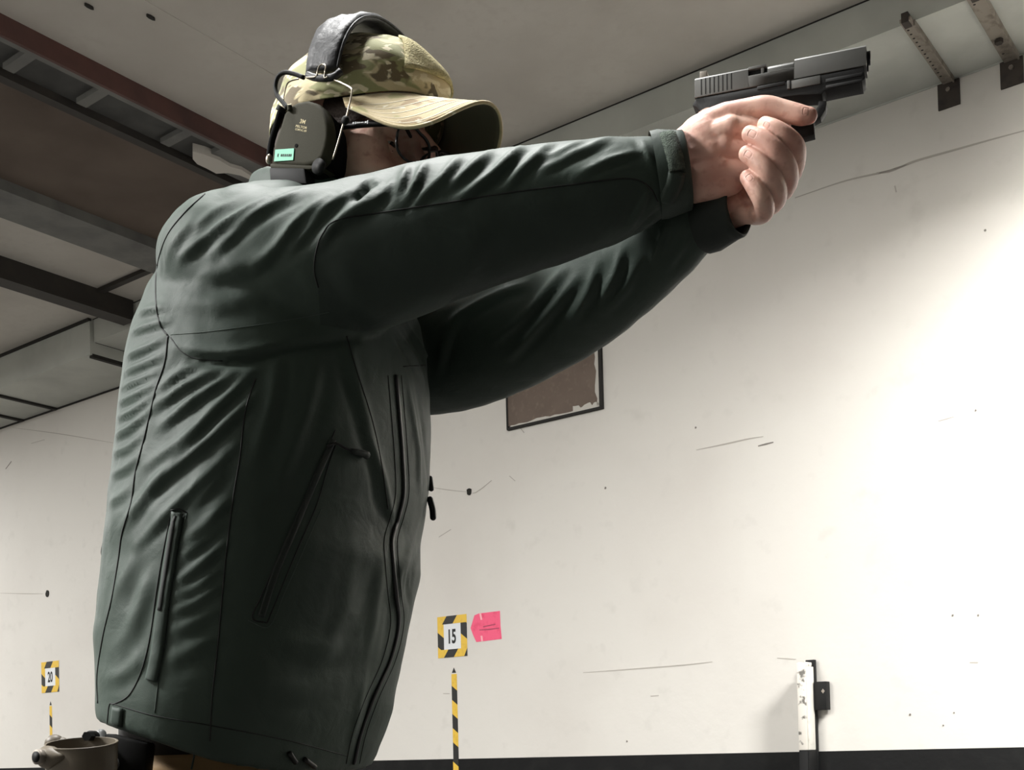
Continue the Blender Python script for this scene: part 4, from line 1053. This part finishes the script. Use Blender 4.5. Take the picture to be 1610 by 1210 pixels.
# hook-and-loop patch on the front panels
pv = []
for i in range(9):
    for j in range(13):
        th = math.radians(-33 + 66 * j / 12); t_ = .30 + .52 * i / 8
        pv.append(cap_point(th * (1 - .10 * i / 8), t_, .0036))
pf = [[i * 13 + j, i * 13 + j + 1, (i + 1) * 13 + j + 1, (i + 1) * 13 + j] for i in range(8) for j in range(12)]
o = new_obj('front_patch', pv, pf, M['patch'], cap, True); md = o.modifiers.new('solid', 'SOLIDIFY'); md.thickness = .0028; md.offset = 0

# ---------------------------------------------------------------- ear defenders
M['shell'] = mat('olive_shell', srgb(58, 56, 44), .75, bump=(500, .15, .001), spec=.2)
M['leather'] = mat('black_leatherette', srgb(38, 39, 42), .55, bump=(70, .5, .004))
M['foam'] = mat('black_foam', srgb(14, 14, 15), .9, spec=.15)
M['gold'] = mat('gold_print', srgb(190, 172, 110), .5)
M['teal'] = mat('teal_label_tape', srgb(78, 190, 152), .5)
M['wire'] = mat('steel_wire', srgb(168, 160, 146), .32, .85)
ears = thing('ear_defenders', 'olive electronic ear defenders with padded headband worn over the cap', 'ear defenders')
def hp_px(px, py, r): return on_plane(px, py, Hc + HR * r, HR)
def flu(p): q = p - Hc; return q.dot(HF), q.dot(HR), q.dot(HU)
def loft_poly(loops, mirror=False):
    n = len(loops[0]); v = [tuple(p) for l in loops for p in l]; f = ring_faces(len(loops), n)
    return v, f
shell_px = [(447, 178), (455, 167), (468, 160), (484, 157), (498, 161), (508, 170), (514, 184), (517, 200), (517, 216), (514, 232), (509, 248), (500, 258), (480, 262), (452, 261), (426, 258), (428, 240), (434, 218), (441, 198)]
def scaled(loop, r, k):
    c = sum(loop, Vector()) / len(loop); return [c + (p - c) * k + HR * (r - flu(p)[1]) for p in loop]
base = [hp_px(x, y, .118) for x, y in shell_px]
def make_cup(mir):
    R0 = [(f_, u_) for f_, _, u_ in (flu(p) for p in base)]
    def loop(r, k, df=0):
        cf = sum(a for a, _ in R0) / len(R0); cu_ = sum(b for _, b in R0) / len(R0)
        return [H(cf + (a - cf) * k + df, mir * r, cu_ + (b - cu_) * k) for a, b in R0]
    name = 'ear_cup'
    lp = [loop(.104, .98), loop(.106, 1.0), loop(.113, 1.0), loop(.1172, .97), loop(.1188, .93), loop(.1192, .86)]
    v, f = loft_poly(lp)
    if mir < 0: f = [q[::-1] for q in f]
    cup = new_obj(name, v, f, M['shell'], ears, True)
    # foam cushion against the head
    lp = [loop(.060, .9, -.014), loop(.063, .99, -.014), loop(.078, 1.02, -.009), loop(.084, .97, -.005), loop(.088, .95, -.002), loop(.104, .98, 0), loop(.1045, .9, 0)]
    v, f = loft_poly(lp)
    if mir < 0: f = [q[::-1] for q in f]
    new_obj('cushion', v, f, M['foam'], cup, True)
    return cup
cup = make_cup(1)
make_cup(-1)
# battery housing and microphone dome below the near cup
lo = [(422, 262), (478, 263), (482, 289), (424, 287)]
o = MB().prism([hp_px(x, y, .120) for x, y in lo], HR * -.040).build('battery_box', M['black'], cup, bevel=.003)
lo = [(424, 256), (505, 260), (486, 266), (424, 264)]
o = MB().prism([hp_px(x, y, .119) for x, y in lo], HR * -.03).build('box_lid', M['shell'], cup, bevel=.002)
c = hp_px(502, 262, .098); v, f = ellipsoid(c, HF * .017, HR * .018, HU * .017); new_obj('microphone_dome', v, f, M['foam'], cup, True)
c = hp_px(503, 263, .116); v, f = tube_mesh([c, c + HR * .004], .009, 16); new_obj('volume_knob', v, f, M['black'], cup, True)
c = hp_px(466, 229, .1193); v, f = tube_mesh([c - HR * .001, c + HR * .0006], .0022, 10); new_obj('mic_hole', v, f, M['foam'], cup)
# printing and tape label on the shell
ux = (hp_px(500, 204, .12) - hp_px(460, 196, .12)).normalized(); uz = HR.cross(ux) * -1
uz = ux.cross(HR) * -1
if uz.dot(HU) < 0: uz = -uz
for body_, x, y, h_, xs in (('3M', 476, 191, .0048, 1.1), ('PELTOR', 474, 199.5, .0026, 1.45), ('COMTAC XPI', 473, 204.5, .0022, 1.0)):
    text_obj(body_, hp_px(x, y, .1194), ux, uz, h_, M['gold'], cup, 'printed_mark', xs, .0001, .01)
lab = [(433.5, 235.5), (463, 233.5), (461.5, 252), (431.5, 254)]
o = MB().prism([hp_px(x, y, .1194) for x, y in lab], HR * .0008).build('name_label', M['teal'], cup)
lx = (hp_px(463, 243, .12) - hp_px(432, 245, .12)).normalized(); lz = lx.cross(HR) * -1
if lz.dot(HU) < 0: lz = -lz
for i, (x, w_) in enumerate(((437, .0014), (442.5, .0020), (445.5, .0016), (448.5, .0018), (451.5, .0016), (454.5, .0018), (457.3, .0016))):
    p = hp_px(x, 244, .1203); h_ = .0034 if i == 0 else .0028
    MB().prism([p - lx * w_ / 2 - lz * h_ / 2, p + lx * w_ / 2 - lz * h_ / 2, p + lx * w_ / 2 + lz * h_ / 2, p - lx * w_ / 2 + lz * h_ / 2], HR * .0002).build('letter_mark', M['ink'], cup)
# headband: padded strip arching over the crown
hb = []; NB = 64; prof = [(-.0265, 0), (-.0275, .004), (-.024, .0085), (-.012, .0100), (0, .0085), (.012, .0100), (.024, .0085), (.0285, .004), (.0275, 0)]
for i in range(NB + 1):
    al = math.radians(-84 + 168 * i / NB)
    rr, uu = .099 * math.copysign(abs(math.sin(al)) ** .9, al), .050 + .108 * math.cos(al) ** .9
    nr = Vector((math.sin(al) * 1.05, math.cos(al), 0)).normalized()
    for w_, h_ in prof:
        ripple = .0012 * math.sin(i * .9 + w_ * 200) * math.sin(w_ * 110)
        e = 0
        hb.append(H(.018 - .012 * math.cos(al) + w_ * (1 - .08 * (abs(al)) ** 2), rr + nr.x * (h_ + ripple + e), uu + nr.y * (h_ + ripple)))
n_ = len(prof)
band = new_obj('headband', hb, ring_faces(NB + 1, n_), M['leather'], ears, True)
edge = [hb[i * n_ + 7] for i in range(NB + 1)]
v, f = tube_mesh(edge, .0016, 6); new_obj('band_piping', v, f, M['leather'], band, True)
edge = [hb[i * n_ + 1] for i in range(NB + 1)]
v, f = tube_mesh(edge, .0014, 6); new_obj('band_piping', v, f, M['leather'], band, True)
def hw(pts, r, name, m, parent, n=8, k=5):
    q = [hp_px(x, y, rr) for x, y, rr in pts]; v, f = tube_mesh(catmull(q, (len(q) - 1) * k + 1), r, n); return new_obj(name, v, f, M[m], parent, True)
R_ = .108
o = hw([(484, 118, R_), (496, 122, R_ + .002), (512, 123, R_ + .002), (526, 120, R_), (536, 112, R_ - .004)], .0042, 'band_end', 'leather', ears)
hw([(480, 121.5, R_ + .006), (496, 120.5, R_ + .006), (499, 113, R_ + .006), (502, 104, R_ + .005), (508, 101, R_ + .004), (512, 104, R_ + .005), (511, 113, R_ + .006), (510, 122, R_ + .006), (515, 121, R_ + .006)], .0009, 'wire_clip', 'wire', ears, 6)
hw([(524, 125, R_), (538, 131, R_ + .004), (552, 139, R_ + .008), (553, 146, R_ + .009), (550, 162, R_ + .011), (544, 186, R_ + .012)], .0010, 'wire_arm', 'wire', ears, 6)
hw([(541, 190, R_ + .012), (532, 222, R_ + .010), (523, 251, R_ + .008)], .0010, 'wire_arm', 'wire', ears, 6)
v, f = ellipsoid(hp_px(543, 189, R_ + .012), HF * .005, HR * .004, HU * .005); new_obj('wire_pivot', v, f, M['black'], ears, True)
hw([(470, 124, R_), (458, 127, R_ + .003), (451, 133, R_ + .006), (447, 148, R_ + .008), (446, 158, R_ + .009), (450, 166, R_ + .010), (456, 176, R_ + .010)], .0009, 'wire_arm', 'wire', ears, 6)
hw([(478, 122, R_ + .004), (462, 116, R_ + .006), (447, 114, R_ + .008), (437, 121, R_ + .008), (433, 136, R_ + .008), (436, 150, R_ + .009), (444, 160, R_ + .010), (452, 170, R_ + .011)], .0026, 'cable', 'black', ears, 10)
hw([(455, 166, R_ + .014), (456, 174, R_ + .013)], .0030, 'cable_plug', 'shell', ears, 8)
hw([(444, 168, .094), (440, 176, .094)], .0058, 'boom_joint', 'black', ears, 10)
hw([(441, 176, .094), (434, 200, .092), (427, 224, .090), (423, 250, .090)], .0040, 'boom_arm', 'foam', ears, 8)
v, f = ellipsoid(hp_px(423, 250, .092), HF * .004, HR * .004, HU * .006); new_obj('screw', v, f, M['wire'], ears, True)

# ---------------------------------------------------------------- glasses
M['frame'] = mat('dark_glasses_frame', srgb(26, 23, 26), .35)
M['lens'] = mat('smoke_lens', (.62, .60, .62, 1), .05, trans=1.0); M['lens'].node_tree.nodes['Principled BSDF'].inputs['IOR'].default_value = 1.05
gl = thing('eyeglasses', 'dark framed wraparound shooting glasses under the cap bill', 'glasses')
def lens_pts(s, k=1.0, n=36):
    out = []
    for j in range(n):
        a = 2 * math.pi * j / n; c_, s_ = math.cos(a), math.sin(a); e = .72
        w = .0275 * math.copysign(abs(c_) ** e, c_) * k; h = .0195 * math.copysign(abs(s_) ** e, s_) * k
        w += .004 * (-s_) * (1 if c_ < 0 else .2) * 0
        r = .0345 + w; h *= (1.04 if c_ > 0 else .94)
        wrap = -.10 * (max(r - .01, 0)) - 3.2 * max(r - .03, 0) ** 2
        out.append(H(.116 + wrap, s * r, -.002 + h))
    return out
for s in (1, -1):
    lp = lens_pts(s); v, f = tube_mesh(lp + lp[:1], .0016, 8); rim = new_obj('lens_rim', v, f, M['frame'], gl, True)
    lp = lens_pts(s, .985); c = sum(lp, Vector()) / len(lp) + HF * .0015
    n = len(lp); vs = lp + [c] + [p - HF * .0016 for p in lp] + [c - HF * .0016]
    f = [[i, (i + 1) % n, n] for i in range(n)] + [[n + 1 + (i + 1) % n, n + 1 + i, 2 * n + 1] for i in range(n)] + [[(i + 1) % n, i, n + 1 + i, n + 1 + (i + 1) % n] for i in range(n)]
    new_obj('lens', vs, f, M['lens'], rim, True)
    v, f = capsule([(H(.106, s * .062, .010), .0030), (H(.096, s * .070, .011), .0036), (H(.06, s * .076, .010), .0036), (H(.0, s * .080, .008), .0028), (H(-.02, s * .080, -.004), .0025)], 6, 8)
    arm = new_obj('temple_arm', v, f, M['frame'], gl, True)
    if s > 0:
        p0 = H(.068, .0799, .0105); xs = HF * .92 - HR * .1
        for i, (d0, w_, h_) in enumerate(((-.012, .0022, .0020), (-.009, .0014, .0026), (-.0065, .0016, .0018), (-.004, .0018, .0014), (.000, .0050, .0008), (.0052, .0026, .0018), (.0078, .0012, .0040))):
            q = p0 + HF * d0 + HR * (-.08 * d0)
            MB().prism([q - HF * w_ / 2 - HU * h_ / 2, q + HF * w_ / 2 - HU * h_ / 2, q + HF * w_ / 2 + HU * h_ / 2, q - HF * w_ / 2 + HU * h_ / 2], HR * .0004).build('letter_mark', M['paper'], arm)
v, f = capsule([(H(.1165, .0075, .004), .0017), (H(.1195, 0, .007), .0018), (H(.1165, -.0075, .004), .0017)], 6, 8); new_obj('bridge', v, f, M['frame'], gl, True)
for s in (1, -1):
    v, f = capsule([(H(.115, s * .009, .0), .0012), (H(.108, s * .010, -.008), .002)], 4, 6); new_obj('nose_pad', v, f, M['frame'], gl, True)

# ---------------------------------------------------------------- pistol
M['slide'] = mat('slide_steel', srgb(98, 98, 95), .55, .1, bump=(900, .12, .0005))
M['slide_dark'] = mat('slide_recess', srgb(22, 22, 22), .6)
M['polymer'] = mat('black_polymer', srgb(16, 16, 16), .65, bump=(700, .2, .0006))
gun = thing('pistol', 'black semi-automatic pistol with grey slide held in both hands', 'pistol')
g0, g1 = P(1095.5, 131.5, 1.25), P(1363, 79.5, 1.19)
GX = (g1 - g0).normalized(); GL = (g1 - g0).length; GY = Zv.cross(GX).normalized(); GZ = GX.cross(GY)
def g(x, y, z): return g0 + GX * x + GY * y + GZ * z
def gb(name, m, x0, x1, y0, y1, z0, z1, parent=None, bev=.0008):
    return MB().box(g(x0, y0, z0), GX * (x1 - x0), GY * (y1 - y0), GZ * (z1 - z0)).build(name, M[m], parent or gun, bevel=bev)
SH, HW = .0218, .0128
def xpx(px): return (px - 1095.5) / 267.5 * GL
xp0, xp1, xp2 = xpx(1182), xpx(1212), xpx(1254)
def profile(w, top, bot, ch): return [(-w, bot), (w, bot), (w, top - ch), (w - ch, top), (-w + ch, top), (-w, top - ch)]
def gprism(mb, x0, x1, pr): return mb.prism([g(x0, y, z) for y, z in pr], GX * (x1 - x0))
mb = MB()
gprism(mb, 0, xp0, profile(HW, 0, -SH, .0028)); gprism(mb, xp2, GL, profile(HW, 0, -SH, .0028)); gprism(mb, xp0, xp2, profile(HW, -.0095, -SH, .0004))
slide = mb.build('slide', M['slide'], gun, bevel=.0006)
gb('port_bridge', 'slide', xp0, xp1 - .001, -HW, HW, -.0032, -.0004, slide, .0004)
gb('extractor', 'slide', xp1 - .0065, xp1 - .0035, -HW + .0006, -HW + .004, -.0095, -.003, slide, .0003)
gb('port_recess', 'slide_dark', xp0, xp2, -HW + .004, HW - .004, -.010, -.0034, slide, 0)
hood = MB(); gprism(hood, xp1, xp2 - .0008, profile(HW - .0012, -.0012, -.0105, .004)); hood.build('barrel_hood', M['slide'], slide, bevel=.0004)
gb('port_edge', 'metal', xp1 + .002, xp2 - .004, -HW - .0002, -HW + .0006, -.0102, -.0096, slide, 0)
for i in range(8):
    x = xpx(1106.5) + (xpx(1155) - xpx(1106.5)) * i / 7
    gb('serration', 'slide_dark', x - .00045, x + .00045, -HW - .00025, HW + .00025, -SH + .0015, -.003, slide, 0)
gb('rear_sight', 'strap', xpx(1103), xpx(1115), -.0085, .0085, -.0005, .0075, slide, .0005)
gb('sight_mark', 'paper', xpx(1104) - .0002, xpx(1104) + .0004, -.0045, .0045, .001, .005, slide, 0)
gb('front_sight', 'slide', GL - .014, GL - .010, -.0015, .0015, -.0005, .0035, slide, .0004)
v, f = tube_mesh([g(GL - .01, 0, -.0085), g(GL + .0035, 0, -.0085)], .0068, 20); new_obj('muzzle', v, f, M['slide_dark'], slide, True)
v, f = tube_mesh([g(GL - .01, 0, -.0180), g(GL + .0015, 0, -.0180)], .0036, 12); new_obj('guide_rod', v, f, M['slide_dark'], slide, True)
# frame, side view outline
fr = [(0.001, -SH - .0004), (GL - .002, -SH - .0004), (GL - .001, -SH - .012), (GL - .006, -SH - .0165), (xpx(1300), -SH - .0175), (xpx(1296), -SH - .021), (xpx(1262), -SH - .0175), (xpx(1215), -SH - .0155),
      (xpx(1185), -SH - .012), (xpx(1170), -SH - .030), (xpx(1146), -.100), (xpx(1096), -.098), (xpx(1104), -SH - .040), (xpx(1108), -SH - .018), (xpx(1098), -SH - .010), (xpx(1091), -SH - .007)]
frame = MB().prism([g(x, -.0118, z) for x, z in fr], GY * .0236).build('frame', M['polymer'], gun, bevel=.0012)
gb('dust_cover_rail', 'polymer', xpx(1302), GL - .004, -.0125, .0125, -SH - .0098, -SH - .0062, frame, .0005)
gb('dust_cover_rail', 'polymer', xpx(1302), GL - .004, -.0125, .0125, -SH - .0160, -SH - .0128, frame, .0005)
gb('locking_block', 'slide', xpx(1249), xpx(1294), -.0126, .0126, -SH - .010, -SH - .001, frame, .0006)
gb('slide_stop', 'slide_dark', xpx(1196), xpx(1240), -.0136, -.0116, -SH - .0045, -SH - .001, frame, .0005)
gb('takedown_lever', 'slide', xpx(1243), xpx(1247.5), -.0134, .0134, -SH - .0095, -SH - .001, frame, .0003)
def gpx(x, y, off=-.0062): return on_plane(x, y, g(0, off, 0), GY)
tg = [(1300, 158), (1298, 172), (1290, 184), (1279, 190), (1281, 211), (1262, 216), (1243, 213), (1212, 206), (1196, 196), (1200, 191), (1216, 199), (1246, 205), (1262, 203), (1268, 190), (1279, 178), (1286, 166), (1287, 158)]
MB().prism([gpx(x, y) for x, y in tg], GY * .0124).build('trigger_guard', M['polymer'], gun, bevel=.001)
MB().prism([gpx(x, y, -.0058) for x, y in ((1244, 190), (1272, 188), (1279, 192), (1281, 211), (1262, 216), (1243, 213))], GY * .0116).build('guard_web', M['polymer'], gun, bevel=.001)
v, f = capsule([(g(xpx(1232), 0, -SH - .014), .0028), (g(xpx(1228), 0, -SH - .026), .0026), (g(xpx(1236), 0, -SH - .034), .0022)], 5, 8); new_obj('trigger', v, f, M['polymer'], gun, True)
MB().prism([g(x, -.0125, z) for x, z in ((xpx(1150), -.099), (xpx(1092), -.097), (xpx(1090), -.105), (xpx(1152), -.108))], GY * .025).build('magazine_base', M['polymer'], gun, bevel=.001)

# ---------------------------------------------------------------- holster on the belt
M['holster'] = mat('tan_grey_holster', srgb(106, 97, 82), .5, bump=(300, .2, .001), var=(12, srgb(92, 84, 72), .4, .7))
hol = thing('holster', 'tan grey hard holster with open retention hood at the hip below the jacket', 'holster')
HY = 1.17
hc = P(128, 1181, HY); kx = HY / FPX
def hring(zoff, rx, ry, tilt=.0, n=40, c=hc): return [tuple(c + Vector((rx * math.cos(2 * math.pi * j / n), ry * math.sin(2 * math.pi * j / n), zoff + tilt * math.sin(2 * math.pi * j / n)))) for j in range(n)]
rx, ry = 56 * kx, .026
sp = hring(-.020, rx * .98, ry * .98, .004) + hring(.000, rx, ry, .005) + hring(.0065, rx * 1.0, ry * 1.0, .006) + hring(.0075, rx * 1.025, ry * 1.025, .006) + hring(.0090, rx * 1.02, ry * 1.02, .006) + hring(.0090, rx * .95, ry * .94, .006) + hring(-.020, rx * .93, ry * .92, .004)
hood_o = new_obj('hood', sp, ring_faces(7, 40, False), M['holster'], hol, True)
bevel_obj(hood_o, .0004, 1, 30)
sh = hring(-.0215, rx * 1.03, ry * 1.05) + hring(-.0225, rx * 1.06, ry * 1.09) + hring(-.030, rx * 1.05, ry * 1.08) + hring(-.09, rx * .98, ry * 1.0) + hring(-.16, rx * .80, ry * .9) + hring(-.20, rx * .62, ry * .8)
new_obj('holster_shell', sh, ring_faces(6, 40), M['holster'], hol, True)
# pivot boss on the near left: a cone that runs into the hood, with a black bolt
v, f = capsule([(P(75, 1190, HY - .014), .0115), (P(83, 1190, HY - .018), .0105), (P(94, 1190, HY - .022), .006), (P(106, 1189, HY - .023), .002)], 6, 20); new_obj('hood_pivot', v, f, M['holster'], hol, True)
c = P(74, 1190, HY - .018); d = Vector((-.55, -.83, .05)).normalized()
v, f = tube_mesh([c + d * .006, c + d * .0118], .0075, 18); new_obj('bolt_washer', v, f, M['strap'], hol, True)
v, f = tube_mesh([c + d * .008, c + d * .0130], .0055, 14); new_obj('bolt', v, f, M['black'], hol, True)
# far boss
v, f = ellipsoid(P(86, 1168, HY + .026), Vector((.0100, 0, 0)), Vector((0, .008, 0)), Zv * .0090); new_obj('hood_pivot', v, f, M['holster'], hol, True)
v, f = ellipsoid(P(96, 1169, HY + .026), Vector((.0085, 0, 0)), Vector((0, .006, 0)), Zv * .0070); new_obj('hood_pivot', v, f, M['holster'], hol, True)
c = P(141, 1157, HY + .020); v, f = tube_mesh([c - Vector((.001, .006, 0)), c + Vector((0, .012, 0))], .0050, 6); new_obj('bolt', v, f, M['black'], hol)
c = P(143, 1157, HY + .027); v, f = tube_mesh([c - Vector((0, .002, 0)), c + Vector((0, .010, 0))], .0058, 18); new_obj('bolt_washer', v, f, M['black'], hol, True)
MB().box(P(137, 1176, HY + .028), Vector((.008, 0, 0)), Vector((0, .006, 0)), Zv * .014).build('lock_tab', M['black'], hol, bevel=.001)
M['strap_grey'] = mat('grey_plastic', srgb(120, 122, 122), .4)
v, f = capsule([(P(159, 1154, HY + .05), .0055), (P(160, 1172, HY + .045), .0065), (P(172, 1200, HY + .04), .010)], 5, 16); new_obj('hanger_tube', v, f, M['strap_grey'], hol, True)
MB().prism([P(x, y, HY + .045) for x, y in ((164, 1152), (232, 1168), (222, 1260), (172, 1300), (160, 1240))], Vector((0, .03, 0))).build('belt_plate', M['black'], hol, bevel=.003)
